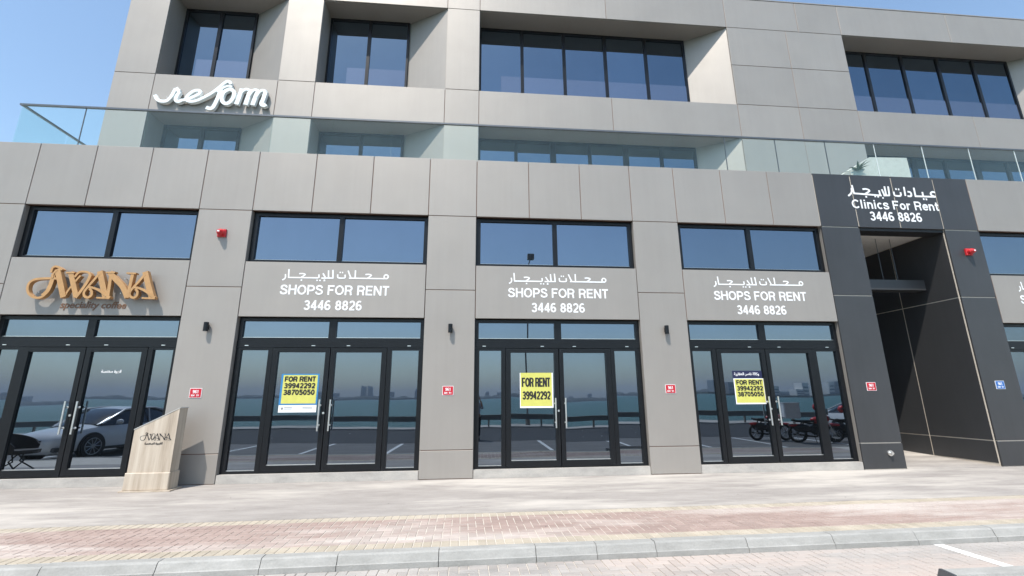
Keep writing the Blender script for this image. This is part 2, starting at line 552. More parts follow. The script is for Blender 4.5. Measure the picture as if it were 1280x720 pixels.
def write(mb, s, x0, x1, z0, z1, yf, thick=.003, weight=.19, mi=0):
    """s in strokes, filling x0..x1 by z0..z1; the front faces lie at about y = yf"""
    W = text_w(s)
    sx = (x1 - x0) / W; sz = z1 - z0
    x = x0; k = 0
    for ch in s:
        w, st = GLYPH[ch]
        for p in st:
            pts = [(x + a * sx, z0 + b * sz) for a, b in p]
            stroke(mb, pts, weight * sz, yf - .0005 * (k % 4), yf + thick, mi)
            k += 1
        x += (w + .04) * sx

def font_text(s, x0, z0, width, yf, mat, name, parent, bold=.0, thick=.002, shear=0):
    c = bpy.data.curves.new(name, 'FONT')
    c.body = s; c.size = 1; c.offset = bold; c.extrude = thick; c.shear = shear; c.resolution_u = 3
    t = bpy.data.objects.new(name, c)
    COL.objects.link(t)
    bpy.context.view_layer.update()
    me = bpy.data.meshes.new_from_object(t.evaluated_get(bpy.context.evaluated_depsgraph_get()))
    bpy.data.objects.remove(t); bpy.data.curves.remove(c)
    xs = [v.co.x for v in me.vertices]
    k = width / (max(xs) - min(xs)); mx = min(xs)
    for v in me.vertices:
        v.co = ((v.co.x - mx) * k, -v.co.z * 1.0, v.co.y * k)
    me.materials.clear(); me.materials.append(mat)
    me.name = name
    o = bpy.data.objects.new(name, me)
    COL.objects.link(o)
    o.location = (x0, yf, z0)
    if parent is not None: put(o, parent)
    return o

AWANA = {"a":[[0.0426,[-8.266,3.634],[-8.329,3.531],[-8.405,3.49],[-8.504,3.505],[-8.598,3.575],[-8.643,3.681],[-8.631,3.789],[-8.55,3.855],[-8.426,3.877],[-8.277,3.884],[-8.158,3.881]],[0.0732,[-8.237,3.977],[-8.233,3.88],[-8.251,3.711],[-8.279,3.615],[-8.339,3.531]],[0.0387,[-8.281,4.0],[-8.282,4.086],[-8.232,4.128],[-8.156,4.105],[-8.094,4.057]],[0.0993,[-8.183,4.07],[-8.081,3.822],[-7.956,3.505]],[0.0345,[-8.18,4.056],[-8.233,3.977],[-8.232,3.892]]],"w":[[0.0342,[-7.945,3.513],[-7.903,3.644],[-7.811,3.826],[-7.739,3.949]],[0.091,[-7.934,4.019],[-7.852,3.814],[-7.73,3.515]],[0.039,[-7.834,3.916],[-7.783,4.009],[-7.7,4.03],[-7.605,4.012],[-7.554,3.952]],[0.0523,[-7.552,3.965],[-7.59,3.806],[-7.679,3.6],[-7.733,3.499]],[0.0303,[-8.01,4.0],[-7.849,4.008]]],"b":[[0.1008,[-7.405,4.046],[-7.309,3.798],[-7.204,3.522]],[0.0438,[-7.403,3.992],[-7.471,3.868],[-7.552,3.727],[-7.605,3.613],[-7.578,3.529],[-7.517,3.506],[-7.461,3.55],[-7.467,3.627],[-7.518,3.686]],[0.0433,[-7.572,3.717],[-7.461,3.704],[-7.33,3.648],[-7.217,3.57],[-7.107,3.507]],[0.0303,[-7.356,3.504],[-7.116,3.497]]],"n":[[0.0571,[-7.184,3.971],[-7.173,3.776],[-7.157,3.506]],[0.0968,[-7.216,4.024],[-7.08,3.887],[-6.919,3.731],[-6.796,3.516]],[0.0576,[-6.78,4.003],[-6.785,3.782],[-6.795,3.511]],[0.0307,[-7.281,4.018],[-7.11,4.026]],[0.031,[-6.893,4.013],[-6.714,4.009]]],"c":[[0.1026,[-6.559,4.051],[-6.462,3.799],[-6.346,3.526]],[0.0445,[-6.553,3.994],[-6.623,3.87],[-6.71,3.734],[-6.767,3.624],[-6.749,3.545],[-6.681,3.512],[-6.627,3.554],[-6.626,3.634],[-6.673,3.691]],[0.0441,[-6.73,3.724],[-6.617,3.711],[-6.485,3.653],[-6.384,3.581],[-6.285,3.517]],[0.0308,[-6.522,3.509],[-6.278,3.503]]]}
REFORM = {"r":[[0.0825,[-8.911,9.816],[-8.831,9.684],[-8.709,9.625],[-8.569,9.648],[-8.478,9.783],[-8.4,10.044]],[0.0836,[-8.386,10.076],[-8.327,9.989],[-8.266,9.973]],[0.0835,[-8.276,9.952],[-8.334,9.791],[-8.335,9.674],[-8.251,9.635],[-8.158,9.696]]],"e":[[0.0769,[-8.163,9.687],[-8.034,9.73],[-7.885,9.818],[-7.754,9.924],[-7.743,10.004],[-7.834,10.023],[-7.955,9.96],[-8.062,9.807],[-8.055,9.702],[-7.941,9.657],[-7.77,9.702],[-7.592,9.823],[-7.416,9.964],[-7.245,10.154],[-7.147,10.281],[-7.058,10.359],[-6.979,10.34],[-6.957,10.273]]],"f":[[0.092,[-7.161,10.26],[-7.214,9.976],[-7.259,9.736],[-7.316,9.536],[-7.393,9.461],[-7.506,9.498]],[0.0522,[-7.29,10.0],[-7.174,10.119],[-7.022,10.216],[-6.903,10.195]]],"o":[[0.092,[-6.975,10.111],[-7.095,10.023],[-7.139,9.862],[-7.101,9.706],[-6.994,9.645],[-6.889,9.718],[-6.828,9.88],[-6.839,10.039],[-6.935,10.113],[-7.006,10.097]]],"p":[[0.1057,[-6.632,10.152],[-6.674,9.889],[-6.721,9.637]],[0.0724,[-6.669,9.929],[-6.611,10.065],[-6.529,10.134],[-6.438,10.123]]],"m":[[0.1061,[-6.388,10.146],[-6.434,9.903],[-6.476,9.635]],[0.1063,[-6.181,10.099],[-6.241,9.875],[-6.284,9.634]],[0.0726,[-6.424,9.904],[-6.354,10.068],[-6.262,10.134],[-6.167,10.091]],[0.0728,[-6.223,9.896],[-6.153,10.06],[-6.06,10.126],[-5.966,10.091]],[0.1,[-5.972,10.091],[-6.011,9.848],[-6.042,9.687],[-5.97,9.64],[-5.918,9.683]]]}
ARSHOP = [[0.0278,[0.836,4.092],[0.845,4.029],[0.826,3.988],[0.786,3.964]],[0.0279,[0.897,4.202],[0.908,4.017]],[0.0278,[0.895,4.019],[1.511,4.02]],[0.028,[1.114,4.103],[1.178,4.109],[1.237,4.087],[1.161,4.026]],[0.03,[1.156,3.966],[1.188,3.966]],[0.0282,[1.517,4.097],[1.522,4.02]],[0.0302,[1.475,3.966],[1.505,3.967]],[0.0302,[1.533,3.965],[1.564,3.965]],[0.0281,[1.572,4.016],[1.822,4.021]],[0.0282,[1.597,4.121],[1.658,4.023]],[0.0283,[1.705,4.189],[1.719,4.019]],[0.0284,[1.795,4.202],[1.809,4.02]],[0.0195,[1.623,3.978],[1.653,3.978]],[0.0195,[1.621,3.955],[1.659,3.96]],[0.0284,[1.902,4.103],[1.904,4.048],[1.932,4.025],[2.033,4.024],[2.058,4.046],[2.053,4.101]],[0.0306,[1.936,4.146],[1.962,4.147]],[0.0306,[1.984,4.145],[2.01,4.145]],[0.0286,[2.108,4.191],[2.177,4.031]],[0.0286,[2.261,4.199],[2.265,4.026]],[0.0285,[2.138,4.024],[2.877,4.024]],[0.0287,[2.473,4.109],[2.539,4.115],[2.596,4.092],[2.522,4.03]],[0.0289,[2.905,4.117],[2.947,4.089],[2.945,4.047],[2.91,4.025],[2.869,4.045],[2.871,4.092],[2.905,4.117]]]
ARCLIN = [[0.043,[9.33,6.542],[9.308,6.416],[9.205,6.323]],[0.0431,[9.356,6.622],[9.371,6.393]],[0.0429,[9.355,6.399],[10.104,6.365]],[0.0432,[9.62,6.517],[9.723,6.528],[9.799,6.48],[9.658,6.389]],[0.0466,[9.658,6.317],[9.701,6.318]],[0.0435,[10.062,6.504],[10.07,6.374]],[0.0468,[9.905,6.34],[9.944,6.338]],[0.0469,[9.982,6.332],[10.021,6.33]],[0.0434,[10.152,6.37],[10.322,6.376]],[0.0436,[10.141,6.536],[10.179,6.378]],[0.0437,[10.231,6.619],[10.229,6.376]],[0.0438,[10.333,6.622],[10.315,6.376]],[0.0325,[10.105,6.304],[10.147,6.298]],[0.0438,[10.454,6.482],[10.451,6.402],[10.481,6.374],[10.596,6.371],[10.633,6.409],[10.633,6.474]],[0.0475,[10.514,6.556],[10.55,6.554]],[0.0476,[10.586,6.552],[10.621,6.549]],[0.0441,[10.762,6.624],[10.749,6.377]],[0.044,[10.834,6.495],[10.904,6.483],[10.92,6.426],[10.894,6.374],[10.807,6.375]],[0.0443,[11.029,6.612],[11.024,6.372]],[0.0441,[11.004,6.378],[11.574,6.38]],[0.0443,[11.238,6.503],[11.237,6.379]],[0.0478,[11.213,6.31],[11.253,6.307]],[0.0479,[11.285,6.305],[11.324,6.302]],[0.0446,[11.59,6.501],[11.519,6.513],[11.465,6.474],[11.471,6.424],[11.574,6.38]]]

# ================================================================== THE BUILDING
bld = thing('commercial_building', (0, 1.2, 0), 'grey panel-clad three storey building with glazed shopfronts and deep-set upper windows', 'building')
LX = [-12.8, -11.6, -10.42, -9.24, -8.11, -6.98, -5.84, -4.75, -3.52, -2.27, -1.005, .064, 1.263, 2.467, 3.672, 4.755, 5.943, 7.146, 8.343]
G = .007   # half a joint
PZ = [0, .54, 3.80, 5.50]
def panel(x0, x1, z0, z1, y=0, mat='panel', th=.038):
    G = .011 if mat == 'dark_panel' else .007
    MB().cbox(x0 + G, x1 - G, y, y + th, z0 + G, z1 - G, .005).build('facade_panel', M[mat], bld)
# parapet row
for a, b in zip(LX, LX[1:]):
    panel(a, b, 5.50, 6.912)
for a, b in ((8.343, 9.34), (9.34, 10.447), (10.447, 11.60), (11.60, 12.54)):
    panel(a, b, 5.50, 6.912, 0, 'dark_panel')
for a, b in ((12.54, 14.7), (14.7, 15.9), (15.9, 17.1), (17.1, 18.3)):
    panel(a, b, 5.50, 6.912)
# piers
for a, b in ((-12.8, -11.6), (-11.6, -10.42), (-10.42, -9.24), (-5.84, -4.75), (-1.005, .064), (3.672, 4.755), (16.24, 17.3), (17.3, 18.3)):
    for z0, z1 in zip(PZ, PZ[1:]):
        panel(a, b, z0 if z0 else .004, z1)
for a, b in ((8.343, 9.34), (11.60, 12.54)):
    for z0, z1 in zip(PZ, PZ[1:]):
        panel(a, b, z0 if z0 else .004, z1, 0, 'dark_panel')
BAYS = [(-9.24, -5.84), (-4.75, -1.005), (.064, 3.672), (4.755, 8.343), (12.54, 16.24)]
for a, b in BAYS:
    panel(a, b, 3.18, 4.36)
# wall behind the panels: joints show it
core = MB()
for a, b in ((-12.8, -9.27), (-5.81, -4.78), (-.975, .034), (3.702, 4.725), (16.27, 18.3)):
    core.box(a, b, .012, .42, .0, 5.62)
for a, b in ((8.373, 9.31),(11.63, 12.51)):
    core.box(a, b, .012, .42, .0, 5.62, 1)
core.box(-12.8, 8.343, .0125, .40, 5.53, 6.86)
core.box(12.54, 18.3, .0125, .40, 5.53, 6.86)
core.box(8.345, 12.538, .0125, .38, 5.53, 6.86, 1)
for a, b in BAYS:
    core.box(a + .002, b - .002, .013, .36, 3.21, 4.33)
core.build('wall_core', [M['joint'], M['pale_joint']], bld)
for i, (a, b) in enumerate(BAYS):
    for z0, z1 in ((.16, 3.18), (4.36, 5.50)):
        MB().box(a - .030, a - .004, .0395, .30, z0, z1).build('window_jamb', M['panel'], bld)
        MB().box(b + .004, b + .030, .0395, .30, z0, z1).build('window_jamb', M['panel'], bld)
# parapet coping and inner parapet face, terrace floor
MB().box(-12.8, 18.3, .0385, .42, 6.865, 6.901).build('parapet_coping', M['panel'], bld)
MB().box(-12.8, 24, .42, 3.5, 6.20, 6.30).build('terrace_floor', M['plinth'], bld)

def glass_pane(parent, x0, x1, y, z0, z1, mat='glass'):
    p = MB().box(x0, x1, y, y + .012, z0, z1).build('pane', M[mat], parent)
    # no two panes hang quite in one plane
    p.rotation_euler = (rnd.gauss(0, .0022), 0, rnd.gauss(0, .0018))
    return p
def window(name, x0, x1, z0, z1, y, panes, fw, mat='glass', depth=.08, mull=None):
    """frame with mullions, panes as sub-parts.  panes: list of (x0, x1)"""
    f = MB()
    f.box(x0, x1, y - .02, y + depth, z0, z0 + fw).box(x0, x1, y - .02, y + depth, z1 - fw, z1)
    xs = [x0] + [v for p in panes for v in p] + [x1]
    for i in range(0, len(xs), 2):
        if xs[i + 1] - xs[i] < .003:
            continue
        f.box(xs[i], xs[i + 1], y - .0215, y + depth, z0 + fw, z1 - fw)
    o = f.build(name, M['frame'], bld)
    for p in panes:
        glass_pane(o, p[0] - .004, p[1] + .004, y + .02, z0 + fw - .004, z1 - fw + .004, mat)
        # thin pale gasket line at the foot of the pane
        MB().box(p[0], p[1], y + .008, y + .018, z0 + fw, z0 + fw + .012).build('glazing_bead', M['steel'], o)
    return o

handle_mesh = None
for i, (a, b) in enumerate(BAYS):
    W = b - a
    c = a + W * .497
    Y = .13
    # high window
    fwu = .07
    window('high_window', a, b, 4.362, 5.498, Y, [(a + fwu + .03, c - .05), (c + .05, b - fwu - .02)], fwu, 'glass')
    # shopfront: top lights, sidelights, a pair of doors
    t0, t1 = 2.755, 3.178
    window('top_light', a, b, t0 - .05, t1, Y, [(a + .08, c - .075), (c + .075, b - .08)], .065)
    MB().box(a, b, Y - .026, Y + .08, 2.57, 2.703).build('transom', M['frame'], bld)
    dl0, dl1 = c - .93 - .10, c - .10
    dr0, dr1 = c + .10, c + 1.03
    for s0, s1, side in ((a, dl0 - .20, 0), (dr1 + .20, b, 1)):
        px0, px1 = (s0 + .10, s1) if side == 0 else (s0, s1 - .10)
        window('side_light', s0, s1, .16, 2.568, Y, [(px0, px1)], .05)
    for (p0, p1, side) in ((dl0, dl1, 0), (dr0, dr1, 1)):
        x0, x1 = (p0 - .105, p1 + .092) if side == 0 else (p0 - .092, p1 + .105)
        # fixed post beside the leaf
        if side == 0: MB().box(p0 - .20, x0 - .008, Y - .0235, Y + .08, .162, 2.568).build('door_post', M['frame'], bld)
        else: MB().box(x1 + .008, p1 + .20, Y - .0235, Y + .08, .162, 2.568).build('door_post', M['frame'], bld)
        d = MB()
        d.box(x0, p0, Y - .032, Y + .05, .175, 2.56).box(p1, x1, Y - .032, Y + .05, .175, 2.56)
        d.box(p0, p1, Y - .030, Y + .05, .175, .30).box(p0, p1, Y - .030, Y + .05, 2.475, 2.56)
        door = d.build('door', M['frame'], bld)
        glass_pane(door, p0 - .004, p1 + .004, Y + .01, .296, 2.479)
        MB().box(p0, p1, Y - .004, Y + .008, .30, .314).build('glazing_bead', M['steel'], door)
        hx = p1 + .045 - .10 if side == 0 else p0 - .045 + .10
        hx = c - .105 if side == 0 else c + .105
        h = MB()
        h.cyl((hx, Y - .11, .93), (hx, Y - .11, 1.53), .016, n=10)
        for hz in (1.04, 1.42):
            h.cyl((hx, Y - .11, hz), (hx, Y - .03, hz), .011, n=8)
            h.cyl((hx, Y - .038, hz), (hx, Y - .031, hz), .02, n=10)
        h.build('pull_handle', M['steel'], door, smooth=True)
        if side == 0:
            MB().cyl((c - .035, Y - .045, 1.27), (c - .035, Y - .031, 1.27), .022, n=10).build('lock', M['steel'], door)
    # small white stickers / drain caps on the frames
    for sx in (a + .2, c - .35, c + .35, b - .3):
        MB().box(sx - .035, sx + .035, Y - .034, Y - .0275, 2.60, 2.614).build('weep_cap', M['steel'], bld)
    MB().box(a + .003, b - .003, .012, .42, .002, .158).build('stone_threshold', M['plinth'], bld)

# dark room walls behind the glass so that nothing shows past the panes
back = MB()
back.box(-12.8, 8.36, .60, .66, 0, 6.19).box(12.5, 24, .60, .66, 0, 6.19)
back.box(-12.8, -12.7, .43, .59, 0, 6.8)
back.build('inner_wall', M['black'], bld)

# ------------------------------------------------ the entrance recess between the dark piers
PX0, PX1 = 9.34, 11.60
rec = 4.2
for (y0, y1) in ((.05, 1.5), (1.5, 2.95), (2.95, rec)):
    for z0, z1 in ((.06, .54), (.54, 3.80), (3.80, 5.52)):
        MB().box(PX1 - .002, PX1 + .028, y0 + .013, y1 - .013, z0 + .011, z1 - .011).build('recess_panel', M['dark_panel'], bld)
        MB().box(PX0 - .028, PX0 + .002, y0 + .013, y1 - .013, z0 + .011, z1 - .011).build('recess_panel', M['dark_panel'], bld)
MB().box(PX1 + .004, PX1 + .08, .0425, rec, .0, 5.6).box(PX0 - .08, PX0 - .004, .0425, rec, .0, 5.6).build('recess_backing', M['pale_joint'], bld)
MB().box(PX0 - .02, PX1 + .02, .39, rec, 5.525, 5.6).build('recess_soffit', M['soffit'], bld)
MB().box(PX0 - .0, PX1 + .0, .0405, .38, 5.44, 5.505).build('recess_header', M['black'], bld)
bw = window('entrance_glazing', PX0 + .01, PX1 - .01, .17, 5.51, rec - .02, [(PX0 + .08, (PX0 + PX1) / 2 - .04), ((PX0 + PX1) / 2 + .04, PX1 - .08)], .08)
MB().box(PX0 + .004, PX1 - .12, .66, .95, 4.12, 4.38).build('canopy_beam', M['dark_panel'], bld)
rods = MB()
for x in (10.5, 10.9):
    rods.cyl((x, .8, 4.37), (x, .8, 5.53), .006, n=6)
rods.build('hanging_rod', M['rail'], bld)
MB().add([(PX0, .0, .006), (PX1, .0, .006), (PX1, rec, .16), (PX0, rec, .16), (PX0, .0, -.1), (PX1, .0, -.1), (PX1, rec, -.1), (PX0, rec, -.1)],
         [(0, 1, 2, 3), (0, 4, 5, 1), (1, 5, 6, 2), (2, 6, 7, 3), (3, 7, 4, 0), (4, 7, 6, 5)]).build('entrance_ramp', M['walk'], bld)

# ------------------------------------------------ upper storeys, set back behind the terrace
YU = 2.40; YG = 3.10
ZS = [6.30, 9.40, 10.59, 13.53, 14.72]
UB = [(-9.10, -6.95, -5.74, 2, 2), (-4.69, -2.17, -.91, 2, 2), (.11, 7.16, 8.33, 5, 6), (12.46, 19.6, 20.8, 5, 6)]
def upanel(x0, x1, z0, z1):
    panel(x0, x1, z0, z1, YU)
UE = -10.2
for x0, x1 in ((UE, -9.10), (-5.74, -4.69), (-.91, .11)):
    for z0, z1 in zip(ZS, ZS[1:]):
        upanel(x0, x1, z0, z1)
for x0, x1 in ((8.33, 10.41), (10.41, 12.46)):
    for z0, z1 in ((6.30, 7.9), (7.9, 9.40), (9.40, 10.59), (10.59, 12.06), (12.06, 13.53)):
        upanel(x0, x1, z0, z1)
upanel(8.33, 12.46, 13.53, 14.72) if False else (upanel(8.33, 10.9, 13.53, 14.72), upanel(10.9, 12.46, 13.53, 14.72))
for x0, x1 in ((-9.10, -5.74), (-4.69, -.91), (.11, 4.22), (4.22, 8.33), (12.46, 16.6), (16.6, 20.8)):
    upanel(x0, x1, 9.40, 10.59)
    upanel(x0, x1, 13.53, 14.72)
for z0, z1 in zip(ZS, ZS[1:]):
    upanel(20.8, 22.4, z0, z1)
ucore = MB()
for x0, x1 in ((UE + .01, -9.12), (-5.72, -4.71), (-.89, .09), (8.35, 12.44), (20.82, 22.4)):
    ucore.box(x0, x1, YU + .012, 3.6, 6.301, 14.68)
for x0, x1, in ((-9.11, -5.73), (-4.70, -.90), (.10, 8.34), (12.45, 20.81)):
    ucore.box(x0, x1, YU + .0125, 3.55, 9.43, 10.56)
    ucore.box(x0, x1, YU + .0125, 3.55, 13.56, 14.66)
ucore.build('upper_wall_core', M['joint'], bld)
MB().box(UE, 22.4, YU - .01, 16, 14.725, 14.76).build('roof_coping', M['panel'], bld)
for z0, z1 in zip(ZS, ZS[1:]):
    for y0, y1 in ((YU + .045, 6), (6, 10), (10, 14)):
        MB().box(UE - .032, UE, y0 + G, y1 - G, z0 + G, z1 - G).build('side_panel', M['panel'], bld)
MB().box(UE + .001, UE + .25, 3.62, 14, 6.31, 14.70).build('side_wall', M['joint'], bld)
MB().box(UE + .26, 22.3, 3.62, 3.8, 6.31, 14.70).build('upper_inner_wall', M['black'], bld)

for (a, g1, b, np_, nl) in UB:
    for (z0, z1, n, low) in ((10.59, 13.53, np_, 0), (6.30, 9.40, nl, 1)):
        # reveal: flat left cheek, splayed right cheek, soffit, sill
        MB().box(a - .015, a + .004, YU + .041, YG + .05, z0, z1).build('reveal_left', M['panel'], bld)
        MB().prism([(g1, YG + .04), (b - .0045, YU + .0405), (b + .012, YU + .0405), (b + .012, YG + .06), (g1, YG + .06)], z0 + .002, z1 - .002, axis=2).build('reveal_splay', M['panel'], bld)
        MB().prism([(a + .005, YU + .0415), (b - .006, YU + .0415), (g1 - .003, YG + .035), (g1 - .003, YG + .06), (a + .005, YG + .06)], z1 - .006, z1 + .02, axis=2).build('reveal_soffit', M['panel'], bld)
        if not low:
            MB().prism([(a + .005, YU + .0415), (b - .006, YU + .0415), (g1 - .003, YG + .035), (g1 - .003, YG + .06), (a + .005, YG + .06)], z0 - .02, z0 + .006, axis=2).build('window_sill', M['panel'], bld)
        fw = .07
        w = (g1 - a) / n
        ps = []
        for k in range(n):
            ml = fw if k == 0 else (.05 if not low or k % 2 else .09)
            mr = fw if k == n - 1 else (.05 if not low or k % 2 == 0 else .09)
            ps.append((a + k * w + ml, a + (k + 1) * w - mr))
        wo = window('terrace_glazing' if low else 'upper_window', a + .006, g1 - .004, z0 + .008, z1 - .008, YG, ps, fw, 'glass_high')
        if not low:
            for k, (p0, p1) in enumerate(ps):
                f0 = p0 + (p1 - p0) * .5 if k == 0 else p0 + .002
                MB().box(f0, p1 - .002, YG + .006, YG + .009, z0 + .09, z0 + 1.12).build('painted_reflection', M['pale_layer'], wo)  # added sheet: a pale reflection painted over the lower glass, from mid first pane

# ================================================================== BALUSTRADE
bal = thing('glass_balustrade', (0, .2, 6.93), 'frameless glass balustrade with slim grey handrail along the terrace edge', 'balustrade')
RX = [-10.03, -8.70, -7.37, -6.03, -4.67, -3.31, -1.95, -.58, .80, 2.17, 3.55, 4.93, 6.29, 7.65, 9.02, 10.39, 11.76, 13.12, 14.48, 15.85, 17.2]
for x0, x1 in zip(RX, RX[1:]):
    MB().box(x0 + .008, x1 - .008, .194, .206, 6.931, 7.93).build('glass_pane', M['rail_glass'], bal)
for y0, y1 in ((.22, 1.35), (1.37, 2.5)):
    MB().box(-10.036, -10.024, y0 + .008, y1 - .008, 6.931, 7.93).build('glass_pane', M['rail_glass'], bal)
MB().box(-10.06, 17.2, .175, .225, 7.925, 7.965).build('handrail', M['rail'], bal)
MB().box(-10.055, -10.005, .226, 2.5, 7.925, 7.965).build('handrail', M['rail'], bal)
for x in RX[1:-1]:
    MB().box(x - (.0075 if x < 9.5 else .004), x + (.0075 if x < 9.5 else .004), .192, .208, 6.931, 7.924).build('joint_strip', M['rail'] if x < -8 or 5.5 < x < 9.5 else (M['white_letter'] if x > 9.5 else M['rail_glass']), bal)

# planter and agave on the terrace
pl = thing('planter', (11.0, .9, 6.3), 'white sloping planter on the terrace behind the glass above the dark entrance', 'planter')
MB().prism([(10.0, 6.31), (10.0, 7.39), (10.65, 7.80), (11.75, 7.83), (11.78, 6.31)], .62, 1.5).build('planter_body', M['planter'], pl)
MB().box(10.1, 10.6, .75, 1.35, 7.40, 7.44).build('soil', M['joint'], pl)
ag = thing('agave_plant', (10.15, .55, 7.35), 'small spiky agave at the sloping end of the white terrace planter', 'plant')
for k in range(22):
    an = rnd.uniform(0, 2 * math.pi); el = rnd.uniform(.25, 1.35); L = rnd.uniform(.20, .36)
    d = Vector((math.cos(an) * math.cos(el), math.sin(an) * math.cos(el), math.sin(el)))
    sd = Vector((-math.sin(an), math.cos(an), 0)); nn = d.cross(sd)
    m = MB(); base = Vector((10.2, .58, 7.38))
    vs = []; N = 6
    for j in range(N + 1):
        t = j / N
        p = base + d * L * t + Vector((0, 0, -.14 * L * t * t * 2)) + Vector((d.x, d.y, 0)) * .1 * t * t
        w = .022 * (1 - t) ** .7 * (1 + .6 * math.sin(t * 3)) + .001
        vs += [p - sd * w, p - nn * w * .5, p + sd * w]
    fs = []
    for j in range(N):
        q = 3 * j
        fs += [(q, q + 1, q + 4, q + 3), (q + 1, q + 2, q + 5, q + 4), (q + 2, q, q + 3, q + 5)]
    m.add(vs, fs).build('leaf', M['agave'], ag)

# ================================================================== LETTERING AND SIGNS
def write_words(nm, s, x0, x1, z0, z1, yf, th, wt, parent):
    W = text_w(s); x = x0
    for wd in s.split(' '):
        w = text_w(wd) * (x1 - x0) / W
        mb = MB(); write(mb, wd, x, x + w, z0, z1, yf, th, wt)
        mb.build(nm.replace('line', 'word'), M['white'], parent)
        x += w + (.30 + .08) * (x1 - x0) / W
places = {1: 'second shop from the left', 2: 'third shop from the left', 3: 'shop left of the entrance', 4: 'shop right of the entrance'}
for i in (1, 2, 3, 4):
    a = BAYS[i][0] - (0, 0, .06, .08, .14)[i]
    t = thing('shop_rent_lettering', (a + 1.85, -.001, 3.33), 'white SHOPS FOR RENT lettering on the panel over the ' + places[i], 'lettering', 'white rent lettering over the shops')
    for nm, s, x0, x1, z0, z1 in (('english_line', 'SHOPS FOR RENT', .76, 2.99, 3.655, 3.865), ('number_line', '3446 8826', 1.27, 2.45, 3.33, 3.54)):
        write_words(nm, s, a + x0, a + x1, z0, z1, -.003, .002, .168, t)
    mb = MB()
    for k, s in enumerate(ARSHOP):
        stroke(mb, [(a + p[0], p[1]) for p in smooth_pts([tuple(q) for q in s[1:]], 3)], s[0] * 1.0, -.003 - .0004 * (k % 5), -.001)
    mb.build('arabic_line', M['white'], t)
t = thing('clinic_rent_lettering', (10.4, -.001, 5.7), 'white Clinics For Rent lettering on the charcoal panels over the entrance', 'lettering')
for nm, s, x0, x1, z0, z1 in (('english_line', 'Clinics For Rent', 9.25, 11.59, 6.00, 6.235), ('number_line', '3446 8826', 9.67, 11.06, 5.69, 5.93)):
    write_words(nm, s, x0, x1, z0, z1, -.003, .002, .168, t)
mb = MB()
for k, s in enumerate(ARCLIN):
    stroke(mb, smooth_pts([tuple(q) for q in s[1:]], 3), s[0] * 1.0, -.003 - .0004 * (k % 5), -.001)
mb.build('arabic_line', M['white'], t)

t = thing('coffee_shop_sign', (-7.5, -.1, 3.45), 'raised copper gold AWANA letters on the panel over the coffee shop door', 'sign')
for key in 'awbnc':
    mb = MB()
    for k, s in enumerate(AWANA[key]):
        pts = [tuple(q) for q in s[1:]]
        stroke(mb, smooth_pts(pts, 4) if len(pts) > 2 else pts, s[0], -.165 - .003 * k, -.085 - .001 * k, dstep=.00012)
    mb.build('letter', M['gold'], t)
mb = MB()
for x in (-8.5, -7.9, -7.45, -7.0, -6.6):
    mb.cyl((x, -.08, 3.62), (x, .002, 3.62), .008, n=6); mb.cyl((x + .03, -.08, 3.92), (x + .03, .002, 3.92), .008, n=6)
mb.build('standoff', M['steel'], t)
t2 = thing('coffee_shop_tagline', (-7.5, -.002, 3.27), 'small brown speciality coffee lettering under the copper AWANA sign', 'lettering')
font_text('speciality coffee', -8.12, 3.325, 1.22, -.004, M['brown_text'], 'brown_line', t2, .018, .003, .18)

t = thing('script_sign', (-7.5, 2.3, 9.4), 'raised white handwritten reform sign on the panel below the upper left window', 'sign')
for key, lst in REFORM.items():
    mb = MB()
    for k, s in enumerate(lst):
        stroke(mb, smooth_pts([tuple(q) for q in s[1:]], 4), s[0] * 1.12, 2.275 - .003 * k, 2.365 - .001 * k, dstep=.00012)
    mb.build('letter', M['white_letter'], t)
mb = MB()
for x in (-8.6, -8.0, -7.3, -6.8, -6.3):
    mb.cyl((x, 2.3, 9.78), (x, 2.402, 9.78), .01, n=6)
mb.build('standoff', M['steel'], t)

# alarm beacons
for x, z, lab in ((-5.29, 4.96, 'round red fire alarm beacon high on the pier beside the coffee shop'), (12.08, 4.93, 'round red fire alarm beacon on the charcoal pier right of the entrance')):
    t = thing('fire_alarm_beacon', (x, 0, z - .08), lab, 'alarm', 'red alarm beacons on the piers')
    MB().cbox(x - .085, x + .085, -.045, -.001, z - .085, z + .085, .012).build('base', M['red'], t)
    m = MB().cyl((x, -.045, z), (x, -.10, z), .078, .070, 18).cyl((x, -.10, z), (x, -.16, z), .066, .035, 18)
    m.build('dome', M['red'], t, smooth=True)
    MB().box(x - .02, x + .02, -.165, -.1605, z - .015, z + .015).build('lens', M['white'], t)
# wall lights
for x, lab in ((-5.29, 'right of the coffee shop'), (-.45, 'between the second and third shops'), (4.23, 'right of the third shop')):
    t = thing('wall_light', (x, 0, 2.86), 'small black cylinder wall light on the pier ' + lab, 'lamp', 'black wall lights on the piers')
    MB().cyl((x, -.075, 2.87), (x, -.075, 3.05), .045, n=20).build('housing', M['frame'], t, smooth=True)
    MB().box(x - .025, x + .025, -.036, -.001, 2.91, 3.01).build('bracket', M['frame'], t)
